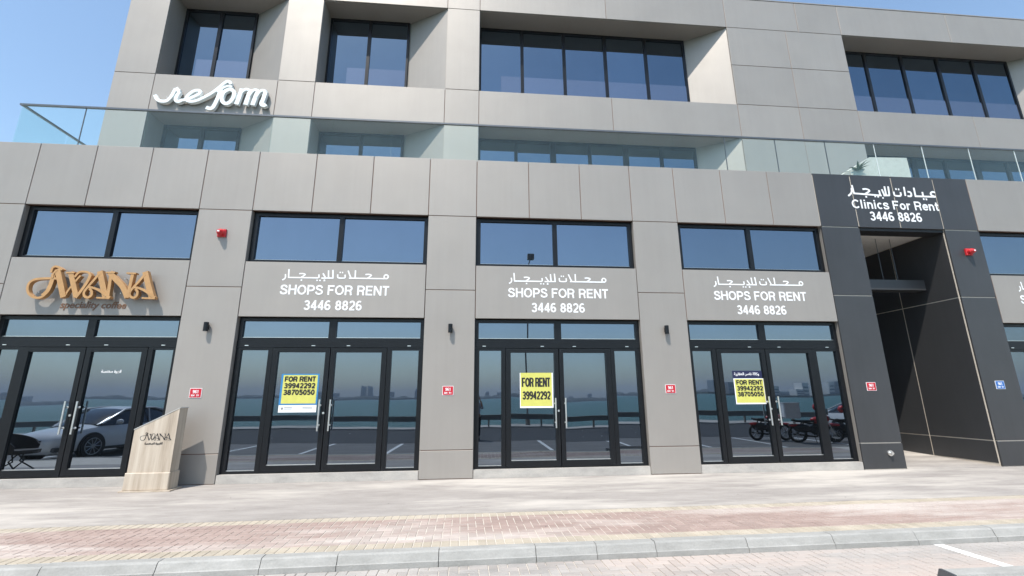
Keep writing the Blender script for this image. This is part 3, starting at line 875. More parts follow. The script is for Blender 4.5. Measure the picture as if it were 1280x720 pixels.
# number plates
for x, z, col, lab in ((-5.33, 1.67, 'plate_red', 'red number plate on the pier right of the coffee shop'), (-.47, 1.69, 'plate_red', 'red number plate on the pier between the second and third shops'),
                  (4.23, 1.70, 'plate_red', 'red number plate on the pier right of the third shop'), (8.85, 1.73, 'plate_red', 'red number plate on the charcoal pier left of the entrance'),
                  (12.03, 1.75, 'plate_blue', 'blue number plate on the charcoal pier right of the entrance')):
    t = thing('number_plate', (x, 0, z - .09), lab, 'plate', 'enamel number plates on the piers')
    MB().box(x - .112, x + .112, -.008, -.001, z - .092, z + .092).build('rim', M['white'], t)
    MB().box(x - .104, x + .104, -.0105, -.0085, z - .084, z + .084).build('plate', M[col], t)
    m = MB(); write(m, '961', x - .055, x + .055, z - .005, z + .058, -.0125, .001, .16)
    write(m, '324', x - .08, x - .01, z - .06, z - .028, -.0125, .001, .22); write(m, '51', x + .02, x + .07, z - .06, z - .028, -.0125, .001, .22)
    m.build('digits', M['white'], t)
# valve on the dark pier
t = thing('wall_valve', (9.0, 0, .25), 'round steel water outlet low on the charcoal pier left of the entrance', 'valve')
MB().cyl((8.99, -.001, .33), (8.99, -.03, .33), .06, n=20).build('flange', M['steel'], t, smooth=True)
MB().cyl((8.99, -.03, .33), (8.99, -.075, .33), .033, n=16).build('cap', M['steel'], t, smooth=True)

# for-rent posters, stuck to the outside of the door glass
YP = .13 + .01 - .0035
def poster(x0, x1, z0, z1, lab):
    return thing('rent_poster', ((x0 + x1) / 2, YP, z0), lab, 'poster', 'yellow rent posters on the doors')
t = poster(-3.80, -3.09, 1.27, 2.03, 'yellow FOR RENT poster with blue border and white strip on the second shop door')
MB().box(-3.815, -3.075, YP, YP + .002, 1.43, 2.04).build('border', M['poster_blue'], t)
MB().box(-3.775, -3.105, YP - .0015, YP - .0003, 1.455, 2.015).build('sheet', M['yellow'], t)
MB().box(-3.81, -3.08, YP - .0015, YP + .001, 1.285, 1.425).build('strip', M['white'], t)
m = MB()
for s, z in (('FOR RENT', 1.885), ('39942292', 1.755), ('38705050', 1.625)):
    write(m, s, -3.745, -3.14, z, z + .10, YP - .003, .001, .27)
m.build('print', M['ink'], t)
m = MB()
for k in range(2):
    m.box(-3.70, -3.55, YP - .0025, YP - .0016, 1.345 + .03 * k, 1.358 + .03 * k).box(-3.35, -3.16, YP - .0025, YP - .0016, 1.345 + .03 * k, 1.358 + .03 * k)
m.cyl((-3.74, YP - .0025, 1.36), (-3.74, YP - .0016, 1.36), .025, n=10)
m.build('small_print', M['grey_print'], t)
t = poster(1.03, 1.72, 1.32, 2.05, 'yellow FOR RENT poster with large black letters on the third shop door')
MB().box(1.02, 1.725, YP, YP + .002, 1.33, 2.05).build('border', M['white'], t)
MB().box(1.035, 1.70, YP - .0015, YP - .0003, 1.365, 2.05).build('sheet', M['yellow'], t)
m = MB(); write(m, 'FOR RENT', 1.065, 1.665, 1.76, 1.95, YP - .003, .001, .18); write(m, '39942292', 1.075, 1.665, 1.50, 1.67, YP - .003, .001, .18)
m.build('print', M['ink'], t)
t = poster(5.73, 6.44, 1.37, 2.08, 'yellow FOR RENT poster with navy header on the shop door left of the entrance')
MB().box(5.745, 6.445, YP, YP + .002, 1.37, 1.92).build('border', M['white'], t)
MB().box(5.765, 6.425, YP - .0015, YP - .0003, 1.40, 1.905).build('sheet', M['yellow'], t)
MB().box(5.735, 6.42, YP - .0015, YP + .001, 1.925, 2.085).build('header', M['navy'], t)
m = MB()
for s, z in (('FOR RENT', 1.785), ('39942292', 1.66), ('38705050', 1.535)):
    write(m, s, 5.80, 6.40, z, z + .095, YP - .003, .001, .27)
m.build('print', M['ink'], t)
font_text('ﺔﻳرﺎﻘﻌﻟا ﺮﺻﺎﻧ ﺔﻟﺎﻛو', 5.77, 1.99, .58, YP - .003, M['white'], 'header_print', t, .02, .0008)
# arabic line on the coffee shop door
t = thing('door_lettering', (-7.05, YP, 2.05), 'tiny white Arabic lettering on the right door of the coffee shop', 'lettering')
font_text('ﺔﺼﺘﺨﻣ ةﻮﻬﻗ', -7.22, 2.07, .37, YP - .001, M['white'], 'white_line', t, .03, .0008)

# ================================================================== TOTEM
t = thing('stone_totem', (-5.6, -.45, 0), 'slanted cream travertine totem with black AWANA lettering beside the coffee shop', 'sign')
MB().box(-6.01, -5.17, -.61, -.25, .002, .022).build('footing', M['travertine'], t)
MB().cbox(-5.975, -5.235, -.57, -.29, .0225, .31, .010).build('plinth', M['travertine'], t)
MB().prism([(-5.955, .3105), (-5.25, .3105), (-5.25, 1.395), (-5.955, 1.03)], -.55, -.31).build('slab', M['travertine'], t)
MB().prism([(-5.965, 1.03), (-5.24, 1.400), (-5.24, 1.412), (-5.965, 1.042)], -.556, -.304).build('top_edge', M['planter'], t)
m = MB()
k0 = .52 / 2.35
n = 0
for key in 'awbnc':
    for s in AWANA[key]:
        pts = [(-5.86 + (p[0] + 8.75) * k0, .845 + (p[1] - 3.48) * k0 * .95) for p in s[1:]]
        stroke(m, smooth_pts(pts, 3) if len(pts) > 2 else pts, s[0] * k0 * .62, -.5525 - .0003 * (n % 6), -.5505); n += 1
m.build('lettering', M['ink'], t)
font_text('ﺔﺼﺘﺨﳌا ةﻮﻬﻘﻟا', -5.75, .78, .30, -.5525, M['ink'], 'arabic_line', t, .03, .0008)

# ================================================================== GROUND
TH = .016
def S(u, v):
    """street frame: u along the kerb, v across it (v = 0 at the kerb's road face, + towards the building)"""
    return (u * math.cos(TH) - v * math.sin(TH), -4.26 + u * math.sin(TH) + v * math.cos(TH))
def sheet(name, u0, u1, v0, v1, z, mat, th=.05, parent=None, nu=1):
    m = MB()
    p = [S(u0, v0), S(u1, v0), S(u1, v1), S(u0, v1)]
    m.add([(x, y, z) for x, y in p] + [(x, y, z - th) for x, y in p], [(0, 1, 2, 3), (4, 7, 6, 5), (0, 4, 5, 1), (1, 5, 6, 2), (2, 6, 7, 3), (3, 7, 4, 0)])
    return m.build(name, mat, parent)
tag(MB().box(-9000, 9000, -23, 9000, -.60, -.30).build('ground', M['rock']), kind='structure')
walk = sheet('sidewalk', -60, 60, 1.56, 4.9, 0, M['walk'], .25); tag(walk, kind='structure')
bed = sheet('paving_bed', -60, 60, .155, 1.555, -.006, M['sand'], .2, walk)
rd = sheet('parking_strip', -90, 90, -4.9, -.002, -.15, M['parking'], .1); tag(rd, kind='structure')
asp = sheet('road', -90, 90, -13.0, -4.905, -.145, M['asphalt'], .1); tag(asp, kind='structure')
prom = sheet('seawall', -90, 90, -14.6, -13.005, -.10, M['rock'], 2.6); tag(prom, kind='structure')
tag(MB().box(-9000, 9000, -9000, -18.0, -1.95, -1.9).build('sea', M['sea']), kind='structure')
tag(MB().box(-9000, 9000, -9000, -18.0, -5.2, -5.0).build('seabed', M['rock']), kind='structure')

def brick_mesh(name, a, b, h, mat, ch=.004):
    m = MB()
    vs = [(-a, -b, -h), (a, -b, -h), (a, b, -h), (-a, b, -h), (-a, -b, -ch), (a, -b, -ch), (a, b, -ch), (-a, b, -ch),
          (-a + ch, -b + ch, 0), (a - ch, -b + ch, 0), (a - ch, b - ch, 0), (-a + ch, b - ch, 0)]
    fs = [(8, 9, 10, 11)]
    for i in range(4):
        j = (i + 1) % 4
        fs += [(i, j, 4 + j, 4 + i), (4 + i, 4 + j, 8 + j, 8 + i)]
    m.add(vs, fs)
    return m.mesh(name, mat)
gp = .0048
red_me = brick_mesh('red_brick', .1 - gp, .05 - gp, .045, M['brick_red'])
red_half = brick_mesh('red_half_brick', .05 - gp, .05 - gp, .045, M['brick_red'])
cream_me = brick_mesh('cream_brick', .05 - gp, .1 - gp, .045, M['brick_cream'])
grey_me = brick_mesh('grey_paver', .1 - gp, .05 - gp, .045, M['brick_grey'])
grey_half = brick_mesh('grey_half_paver', .05 - gp, .05 - gp, .045, M['brick_grey'])

def lay(items, name, parent, z0, cap, mat, jit):
    """items: (me, u, v, rot).  The cap nearest ones become objects, the rest one mesh."""
    items.sort(key=lambda t: (Vector(S(t[1], t[2])) - Vector((.8, -9.49))).length)
    rest = MB()
    for k, (me, u, v, r) in enumerate(items):
        x, y = S(u, v)
        z = z0 + rnd.uniform(-jit, jit)
        tilt = (rnd.gauss(0, .006), rnd.gauss(0, .006))
        if k < cap:
            o = bpy.data.objects.new(name, me)
            o.rotation_euler = (tilt[0], tilt[1], TH + r + rnd.gauss(0, .006))
            COL.objects.link(o); o.location = (x, y, z); put(o, parent)
        else:
            mt = Matrix.Translation((x, y, z)) @ Matrix.Rotation(TH + r, 4, 'Z') @ Matrix.Rotation(tilt[0], 4, 'X')
            rest.add([mt @ w.co for w in me.vertices], [tuple(p.vertices) for p in me.polygons])
    if rest.v:
        tag(rest.build(name + '_rest', mat, parent), kind='stuff')
def herring(u0, nu, v0, nv, full, half):
    out = []
    def cell(i, j):
        return 0 <= i < nu and 0 <= j < nv
    for i in range(-1, nu + 1):
        for j in range(-1, nv + 1):
            r = (i - j) % 4
            if r == 0:
                a, b = cell(i, j), cell(i + 1, j)
                if a and b: out.append((full, u0 + (i + 1) * .1, v0 + (j + .5) * .1, 0))
                elif a or b: out.append((half, u0 + ((i if a else i + 1) + .5) * .1, v0 + (j + .5) * .1, 0))
            if r == 3:
                a, b = cell(i, j), cell(i, j + 1)
                if a and b: out.append((full, u0 + (i + .5) * .1, v0 + (j + 1) * .1, math.pi / 2))
                elif a or b: out.append((half, u0 + (i + .5) * .1, v0 + ((j if a else j + 1) + .5) * .1, 0))
    return out
lay(herring(-8.0, 190, .365, 10, red_me, red_half), 'paving_brick', walk, 0, 300, M['brick_red'], .0012)
cr = []
for i in range(190):
    cr.append((cream_me, -8.0 + .1 * i + .05, .26, 0)); cr.append((cream_me, -8.0 + .1 * i + .05, 1.452, 0))
lay(cr, 'border_brick', walk, .0005, 290, M['brick_cream'], .0012)
gr = [(t[0], t[1], t[2] - .008, t[3]) for t in herring(-5.5, 160, -1.2, 12, grey_me, grey_half)]
lay(gr, 'parking_paver', rd, -.136, 290, M['brick_grey'], .0012)
bedp = sheet('paver_bed', -5.6, 10.6, -1.22, -.004, -.146, M['sand'], .003, rd)

# kerb: stones with a battered face
kerb = bpy.data.objects.new('kerb', None); kerb.location = (0, -4.2, -.15); COL.objects.link(kerb); tag(kerb, kind='structure')
KJ = [-12, -11, -10, -9, -8, -7.05, -6.06, -5.05, -4.08, -3.04, -2.07, -1.33, -.31, .71, 1.37, 2.03, 3.09, 4.13, 5.17, 6.2, 7.22, 8.25, 9.3, 10.3, 11.3, 12.3, 13.3]
for k, (a, b) in enumerate(zip(KJ, KJ[1:])):
    j = rnd.uniform(-.004, .004); jz = rnd.uniform(-.003, .003)
    prof = [(j - .012, -.19), (j - .012, -.085), (j + .002, -.080), (j + .028, -.012 + jz), (j + .045, .003 + jz), (.153, .003 + jz), (.153, -.19)]
    m = MB()
    N = 5
    g = .0035
    rows = []
    for i in range(N + 1):
        u = a + g + (b - a - 2 * g) * i / N
        rows.append([S(u, v + (rnd.uniform(-.0018, .0018) if 0 < q < 5 else 0)) + (z + (rnd.uniform(-.0015, .0015) if q in (3, 4) else 0),) for q, (v, z) in enumerate(prof)])
    vs = [p for r in rows for p in r]; n = len(prof)
    fs = [(i * n + q, (i + 1) * n + q, (i + 1) * n + (q + 1) % n, i * n + (q + 1) % n) for i in range(N) for q in range(n)]
    fs += [tuple(range(n)), tuple(range(N * n + n - 1, N * n - 1, -1))]
    m.add(vs, fs).build('kerbstone', M['kerb'], kerb)
m = MB()
for a, b in ((-60, -12.01), (13.31, 60)):
    p = [S(a, -.01), S(b, -.01), S(b, .15), S(a, .15)]
    m.add([(x, y, 0) for x, y in p] + [(x, y, -.19) for x, y in p], [(0, 1, 2, 3), (0, 4, 5, 1), (1, 5, 6, 2), (2, 6, 7, 3), (3, 7, 4, 0)])
m.build('kerb_run', M['kerb'], kerb)
# painted bay lines
for k, u in enumerate([-15.9, -13.25, -10.6, -7.95, -5.3, -2.65, 0, 2.65, 5.40, 8.0, 10.6, 13.25, 15.9]):
    v1 = -.02 if abs(u - 5.40) < .01 else -1.3
    x0, y0 = S(u, v1)
    o = sheet('parking_line', u - .06, u + .06, -4.7, v1, -.131 if v1 > -1 else -.143, M['line'], .004, rd)
# concrete wheel stop at the picture's lower right
ws = thing('wheel_stop', (5.3, -5.2, -.136), 'worn concrete wheel stop lying on the parking pavers at the lower right', 'wheel stop')
MB().prism([(-5.32, -.134), (-5.29, -.040), (-5.165, -.030), (-5.12, -.134)], 4.40, 6.15, axis=0).build('block', M['kerb'], ws)
for xe in (4.37, 6.152):
    MB().prism([(-5.325, -.134), (-5.295, -.036), (-5.16, -.026), (-5.115, -.134)], xe, xe + .028, axis=0).build('rubber_end', M['rail'], ws)
# small debris on pavement and road
m = MB()
for k in range(26):
    u, v = rnd.uniform(-6, 9), rnd.uniform(.1, 4.2); x, y = S(u, v); s = rnd.uniform(.003, .007)
    m.ellipsoid((x, y, .003), (s, s * rnd.uniform(.6, 1), s * .5), 6, 4)
tag(m.build('pavement_grit', M['asphalt']), kind='stuff')
m = MB()
for k in range(40):
    u, v = rnd.uniform(-20, 20), rnd.uniform(-12.5, -6); x, y = S(u, v); s = rnd.uniform(.02, .05)
    m.ellipsoid((x, y, -.14), (s, s * .8, s * .3), 6, 4)
tag(m.build('road_litter', M['planter']), kind='stuff')

# ================================================================== WHAT THE GLASS REFLECTS
g = thing('guard_rail', S(0, -13.3) + (-.1,), 'long brown guard rail on posts along the seafront, reflected in the shop glass', 'guard rail')
xa, xb = S(-80, -13.3), S(80, -13.3)
m = MB()
p = [S(-80, -13.36), S(80, -13.36), S(80, -13.26), S(-80, -13.26)]
m.add([(x, y, .55) for x, y in p] + [(x, y, .29) for x, y in p], [(0, 1, 2, 3), (4, 7, 6, 5), (0, 4, 5, 1), (1, 5, 6, 2), (2, 6, 7, 3), (3, 7, 4, 0)]).build('beam', M['guard'], g)
p = [S(-80, -13.39), S(80, -13.39), S(80, -13.23), S(-80, -13.23)]
m = MB()
m.add([(x, y, .585) for x, y in p] + [(x, y, .552) for x, y in p], [(0, 1, 2, 3), (4, 7, 6, 5), (0, 4, 5, 1), (1, 5, 6, 2), (2, 6, 7, 3), (3, 7, 4, 0)]).build('top_rail', M['rock'], g)
for k in range(-18, 19):
    x, y = S(k * 3.1 + .9, -13.45)
    MB().box(x - .045, x + .045, y - .05, y + .05, -.10, .5).build('post', M['guard'], g)

lp = thing('street_lamp', (3.75, -18.7, -.1), 'tall dark street lamp on the seafront, reflected in the third shop window', 'lamp post')
px, py = 3.52, -18.7
MB().cyl((px, py, -.10), (px, py, .35), .17, .15, 12).build('base', M['guard'], lp)
MB().tube([(px, py, .3), (px, py, 4), (px, py, 8.4), (px + .03, py, 9.2), (px + .12, py + .05, 9.9), (px + .3, py + .1, 10.5)], [.06, .052, .042, .036, .034, .034], 10).build('pole', M['guard'], lp, smooth=True)
MB().box(px + .12, px + .52, py - .12, py + .26, 10.45, 10.78).build('lamp_head', M['guard'], lp)
MB().box(px + .18, px + .46, py - .06, py + .2, 10.42, 10.447).build('lamp_lens', M['lamp_glass'], lp)
tag(MB().box(px - 1.2, px + 1.2, py - .9, py + .9, -3, -.101).build('lamp_footing', M['rock']), kind='structure')

# far shore and city
tag(MB().box(-6500, 6500, -3300, -2600, -2, 7).build('far_shore', M['shore']), kind='structure')
m = MB()
for k in range(520):
    x = rnd.uniform(-4200, 4600); h = rnd.uniform(5, 17) * (1.4 if x > 1500 else 1)
    m.ellipsoid((x, -2600 + rnd.uniform(-40, 30), 4), (rnd.uniform(20, 60), 20, h), 7, 5)
tag(m.build('far_trees', M['shore']), kind='stuff')
def tower(x, w, h, mat, lab, group, Y=-2650, taper=0, steps=1):
    t = thing('tower_block', (x, Y, 0), lab, 'building', group)
    m = MB()
    for s in range(steps):
        ww = w * (1 - .25 * s); z0 = h * (s / steps) * .9 if s else 0; z1 = h * (.55 + .45 * (s + 1) / steps) if steps > 1 else h
        m.add([(x - ww / 2, Y - 12, z0), (x + ww / 2, Y - 12, z0), (x + ww / 2, Y + 12, z0), (x - ww / 2, Y + 12, z0),
               (x - ww / 2, Y - 12, z1), (x + ww / 2 * (1 - taper), Y - 12, z1 * (1 - taper * .3)), (x + ww / 2 * (1 - taper), Y + 12, z1 * (1 - taper * .3)), (x - ww / 2, Y + 12, z1)],
              [(0, 1, 5, 4), (1, 2, 6, 5), (2, 3, 7, 6), (3, 0, 4, 7), (4, 5, 6, 7)])
    m.build('shaft', M[mat], t)
    b = MB()
    n = max(3, int(h / 9))
    for k in range(n):
        z = h * .08 + k * h * .8 / n
        b.box(x - w * .42, x + w * .42, Y + 12.2, Y + 12.8, z, z + h * .35 / n)
    b.build('window_band', M['city_b'], t)
def PX(px, D=2650):
    """rough bearing of a reflected thing: its distance across at depth D"""
    return (px - 589) / 562.6 * (D + 9.5) * 1.02
for x, w, h, tp, sd in ((-598, 26, 80, .35, 'left'), (-566, 26, 78, .35, 'right')):
    tower(x, w, h, 'city_b', sd + ' one of two sail-topped twin towers on the hazy far shore, reflected in glass', 'twin sail towers', taper=tp)
sk = [(-480, 30, 30), (-420, 26, 42), (-285, 34, 55), (-215, 44, 88), (-170, 26, 60), (-105, 22, 90), (-60, 30, 52), (20, 20, 58), (95, 26, 40), (170, 30, 34), (-760, 34, 40), (-820, 30, 30), (-920, 26, 44), (-1010, 34, 28), (300, 24, 48), (420, 28, 33), (560, 36, 30), (690, 24, 42), (810, 34, 36), (-1400, 60, 30), (-2400, 70, 34), (-2330, 30, 44)]
for x, w, h in sk:
    tower(x, w, h, rnd.choice(['city_a', 'city_b', 'city_a']), 'hazy slender tower block on the skyline across the sea, seen in the shop glass', 'hazy towers across the sea', steps=rnd.choice([1, 1, 2]))
for k in range(26):
    x = 560 + k * 26 + rnd.uniform(-8, 8)
    tower(x, rnd.uniform(14, 28), rnd.uniform(11, 32), rnd.choice(['city_c', 'city_c', 'city_a']), 'pale apartment block across the bay, seen in the glass left of the entrance', 'pale apartment blocks across the bay', Y=-1005)
tag(MB().box(520, 1500, -1060, -960, -2, 2.2).build('near_shore', M['shore']), kind='structure')

# ---------------------------------------------------------------- cars
def car(loc, rz, label):
    t = thing('parked_car', (0, 0, 0), label, 'car')
    # length along +Y (nose at y = 0, tail at y = -4.85), half width .91
    st = [  # y, half width, bottom, belt (bonnet/boot line), crown
        (.0, .50, .34, .58), (-.06, .72, .24, .68), (-.22, .84, .20, .76), (-.55, .90, .19, .84), (-.95, .915, .20, .90), (-1.35, .92, .21, .95),
        (-1.75, .92, .21, .97), (-2.5, .92, .21, .985), (-3.3, .92, .21, 1.0), (-3.85, .915, .22, 1.02), (-4.35, .89, .24, 1.04), (-4.7, .82, .28, 1.03), (-4.83, .72, .34, .95), (-4.87, .60, .42, .80)]
    body = MB(); vs = []
    for y, w, z0, z1 in st:
        h = z1 - z0
        prof = [(0, z0), (w * .80, z0), (w * .96, z0 + .06), (w, z0 + h * .30), (w * 1.0, z0 + h * .55), (w * .97, z0 + h * .78), (w * .90, z0 + h * .94), (w * .62, z1 + .012), (w * .3, z1 + .03), (0, z1 + .035)]
        prof = prof + [(-a, b) for a, b in reversed(prof[1:-1])]
        vs += [(a, y, b) for a, b in prof]
    n = 18
    fs = [(i * n + q, (i + 1) * n + q, (i + 1) * n + (q + 1) % n, i * n + (q + 1) % n) for i in range(len(st) - 1) for q in range(n)]
    fs += [tuple(range(n)), tuple(range(len(vs) - 1, len(vs) - n - 1, -1))]
    body.add(vs, fs)
    bo = body.build('body', M['car_paint'], t, smooth=True)
    # greenhouse: glass loft with a painted roof
    gh = [(-1.15, .74, .93, .96), (-1.55, .73, .93, 1.16), (-2.05, .66, .95, 1.385), (-2.6, .64, .97, 1.445), (-3.2, .63, .98, 1.43), (-3.8, .62, 1.0, 1.31), (-4.25, .62, 1.0, 1.14), (-4.45, .60, 1.02, 1.06)]
    gm = MB(); vs = []
    for y, w, z0, z1 in gh:
        vs += [(-.84, y, z0 - .02), (-w - .04, y, z0 + (z1 - z0) * .6), (-w + .04, y, z1 - .015), (-w * .5, y, z1 + .01), (0, y, z1 + .018), (w * .5, y, z1 + .01), (w - .04, y, z1 - .015), (w + .04, y, z0 + (z1 - z0) * .6), (.84, y, z0 - .02)]
    n = 9
    for i in range(len(gh) - 1):
        for q in range(n - 1):
            roof = 2 <= q <= 5 and 2 <= i <= 4
            pill = (q in (1, 6) and i in (0, 6)) or (q in (0, 7) and i in (6,))
            gm.add([], [])
            gm.f.append((i * n + q, (i + 1) * n + q, (i + 1) * n + q + 1, i * n + q + 1)); gm.m.append(1 if roof or pill else 0)
    gm.v = vs
    gm.build('cabin', [M['car_glass'], M['car_paint']], t, smooth=True)
    pm = MB()
    for s in (-1, 1):
        pm.tube([(s * .80, -1.25, .97), (s * .70, -2.02, 1.375), (s * .645, -2.6, 1.44), (s * .63, -3.2, 1.43), (s * .66, -3.85, 1.29), (s * .74, -4.4, 1.06)], .028, 8)
        pm.tube([(s * .845, -2.85, .98), (s * .70, -2.9, 1.40)], .022, 6)
    pm.build('pillar', M['car_paint'], t, smooth=True)
    for s in (-1, 1):
        m = MB()
        m.add([(s * .55, -.13, .665), (s * .86, -.42, .76), (s * .89, -.62, .80), (s * .885, -.50, .70), (s * .62, -.075, .60),
               (s * .55, -.10, .665), (s * .87, -.38, .765), (s * .91, -.60, .80), (s * .91, -.46, .70), (s * .62, -.035, .60)],
              [(5, 6, 8, 9), (6, 7, 8), (0, 4, 3, 1), (1, 3, 2), (0, 1, 6, 5), (1, 2, 7, 6), (2, 3, 8, 7), (3, 4, 9, 8), (4, 0, 5, 9)])
        m.build('headlight', M['lamp_glass'], t)
        MB().cbox(s * .72 - .16, s * .72 + .16, -.17, -.02, .30, .42, .02).build('fog_recess', M['trim'], t).rotation_euler = (0, 0, math.pi + s * .35)
        mm = MB().ellipsoid((s * 1.0, -1.62, 1.02), (.11, .07, .075), 12, 8)
        mm.box(s * .93 - .05, s * .93 + .05, -1.66, -1.60, .96, .99)
        mm.build('mirror', M['car_paint'], t, smooth=True)
        MB().box(s * .921 - .004, s * .921 + .004, -2.30, -2.12, .80, .825).build('door_handle', M['steel'], t)
        MB().box(s * .915 - .01, s * .915 + .01, -3.6, -1.2, .22, .30).build('sill_trim', M['trim'], t)
    MB().prism([(-.34, .62), (.34, .62), (.20, .36), (-.20, .36)], -.05, .035).build('grille', M['trim'], t)
    MB().box(-.26, .26, -.02, .045, .40, .50).build('licence_plate', M['white'], t)
    for y in (-.93, -3.75):
        for s in (-1, 1):
            MB().cyl((s * .80, y, .35), (s * .925, y, .35), .385, n=28).build('wheel_arch', M['black'], t)
            w = MB().cyl((s * .74, y, .335), (s * .945, y, .335), .335, n=28).build('tyre', M['rubber'], t, smooth=True)
            m = MB().cyl((s * .94, y, .335), (s * .950, y, .335), .225, n=24)
            m.build('rim_back', M['black'], w)
            sp = MB()
            for k in range(10):
                an = 2 * math.pi * k / 10
                sp.tube([(s * .953, y + math.cos(an) * .04, .335 + math.sin(an) * .04), (s * .955, y + math.cos(an) * .225, .335 + math.sin(an) * .225)], .014, 5)
            sp.cyl((s * .945, y, .335), (s * .965, y, .335), .055, n=12)
            sp.tube([(s * .953, y + math.cos(2 * math.pi * k / 24) * .232, .335 + math.sin(2 * math.pi * k / 24) * .232) for k in range(25)], .013, 5)
            sp.build('spoke_set', M['alloy'], w)
    t.location = loc; t.rotation_euler = (0, 0, rz)
    return t
c1 = car((-12.28, -4.65, -.14), math.radians(10), 'white sedan parked nose-in by the kerb, reflected in the coffee shop glass')
c2 = copy_thing(c1, (16.4, -4.9, -.14), math.radians(-3), 'white sedan behind the motorbikes, reflected in the glass left of the entrance')

# ---------------------------------------------------------------- motorbikes
def bike(loc, rz, label, box):
    t = thing('motorbike', (0, 0, 0), label, 'motorbike', 'delivery motorbikes by the kerb')
    for y, nm in ((.62, 'front_wheel'), (-.62, 'rear_wheel')):
        m = MB()
        ring = [(0, y + .27 * math.cos(2 * math.pi * k / 24), .30 + .27 * math.sin(2 * math.pi * k / 24)) for k in range(25)]
        m.tube(ring, .048, 8)
        w = m.build(nm, M['rubber'], t, smooth=True)
        s = MB().cyl((-.05, y, .30), (.05, y, .30), .05, n=10)
        for k in range(8):
            an = math.pi * 2 * k / 8
            s.cyl((0, y, .30), (0, y + .25 * math.cos(an), .30 + .25 * math.sin(an)), .008, n=5)
        s.build('spoke_set', M['alloy'], w)
    m = MB()
    for s in (-.07, .07):
        m.cyl((s, .62, .30), (s, .36, .92), .022, n=8)
    m.tube([(-.36, .22, 1.04), (-.2, .33, 1.0), (0, .36, .96), (.2, .33, 1.0), (.36, .22, 1.04)], .016, 6)
    m.build('fork', M['steel'], t, smooth=True)
    MB().ellipsoid((0, .12, .80), (.14, .28, .13)).build('fuel_tank', M['red'], t, smooth=True)
    MB().ellipsoid((0, .44, .84), (.11, .08, .14)).build('fairing', M['red'], t, smooth=True)
    MB().cyl((0, .52, .86), (0, .545, .86), .07, n=14).build('headlight', M['lamp_glass'], t)
    MB().cbox(-.12, .12, -.62, -.05, .72, .80, .03).build('seat', M['black'], t)
    e = MB().cbox(-.13, .13, -.15, .28, .28, .58, .05)
    e.tube([(.1, .2, .3), (.16, 0, .2), (.17, -.7, .28)], .035, 8)
    e.box(-.05, .05, -.62, .1, .36, .44).cyl((-.2, .05, .28), (.2, .05, .28), .015, n=6)
    e.ellipsoid((0, .06, .46), (.16, .30, .20), 12, 8).ellipsoid((.11, -.45, .50), (.07, .26, .15), 10, 7).ellipsoid((-.11, -.45, .50), (.07, .26, .15), 10, 7)
    e.build('engine', M['trim'], t, smooth=True)
    MB().ellipsoid((0, .62, .615), (.065, .24, .045)).build('front_mudguard', M['red'], t, smooth=True)
    w2 = MB().box(-.17, .17, .46, .475, .98, 1.2).build('windscreen', M['car_glass'], t)
    f = MB().tube([(0, .36, .92), (0, .05, .66), (0, -.3, .70), (0, -.75, .80)], .03, 8)
    f.cyl((.08, -.62, .30), (.1, -.4, .72), .022, n=8).cyl((-.08, -.62, .30), (-.1, -.4, .72), .022, n=8)
    f.cyl((-.06, -.1, .3), (-.28, -.12, 0.01), .012, n=6)
    f.build('frame', M['black'], t, smooth=True)
    MB().ellipsoid((0, -.62, .60), (.07, .26, .06)).build('mudguard', M['red'], t, smooth=True)
    if box:
        b = MB().cbox(-.26, .26, -1.02, -.50, .86, 1.40, .04).build('delivery_box', M['box_white'], t)
        MB().box(-.27, .27, -1.03, -.49, 1.402, 1.44).build('box_lid', M['box_white'], b)
    t.location = loc; t.rotation_euler = (0, 0, rz)
    return t
bike((12.75, -6.7, -.14), math.radians(-70), 'red delivery motorbike with white top box, reflected left of the entrance', True)
bike((14.3, -6.6, -.14), math.radians(-50), 'red motorbike without a box, reflected near the entrance pier', False)
bike((11.6, -7.6, -.14), math.radians(-95), 'red motorbike farther along the kerb, partly hidden behind the door handles', False)
for x, y, z, lab in ((12.95, -6.75, 1.13, 'red helmet on the delivery motorbike with white top box'), (14.05, -6.8, 1.02, 'red helmet resting on the motorbike without a box')):
    h = thing('helmet', (x, y, z - .13), lab, 'helmet', 'red helmets on the motorbikes')
    MB().ellipsoid((x, y, z), (.13, .15, .14)).build('shell', M['red'], h, smooth=True)
    MB().ellipsoid((x, y + .045, z + .01), (.115, .12, .06)).build('visor', M['car_glass'], h, smooth=True)

# ---------------------------------------------------------------- cafe chair on the pavement, seen only in the glass
ch = thing('cafe_chair', (-10.15, -2.3, 0), 'dark rattan tub chair on the pavement, reflected in the coffee shop door', 'chair')
m = MB(); vs = []; N = 16
cx, cy = -10.15, -2.3
for i in range(N + 1):
    an = math.radians(200 - 220 * i / N) + math.radians(80)
    h = .50 + .27 * math.sin(math.pi * i / N) ** .6
    for r, z in ((.30, .36), (.34, h), (.37, h), (.33, .36)):
        vs.append((cx + r * math.cos(an), cy + r * math.sin(an), z))
fs = []
for i in range(N):
    for q in range(4):
        fs.append((i * 4 + q, (i + 1) * 4 + q, (i + 1) * 4 + (q + 1) % 4, i * 4 + (q + 1) % 4))
m.add(vs, fs); m.build('backrest', M['rattan'], ch, smooth=True)
MB().cyl((cx, cy, .34), (cx, cy, .42), .31, .32, 20).build('seat', M['rattan'], ch)
for a in (45, 135, 225, 315):
    ca, sa = math.cos(math.radians(a)), math.sin(math.radians(a))
    MB().tube([(cx + ca * .08, cy + sa * .08, .34), (cx - ca * .05, cy + sa * .16, .18), (cx + ca * .27, cy + sa * .27, .0)], .014, 6).build('leg', M['black'], ch, smooth=True)

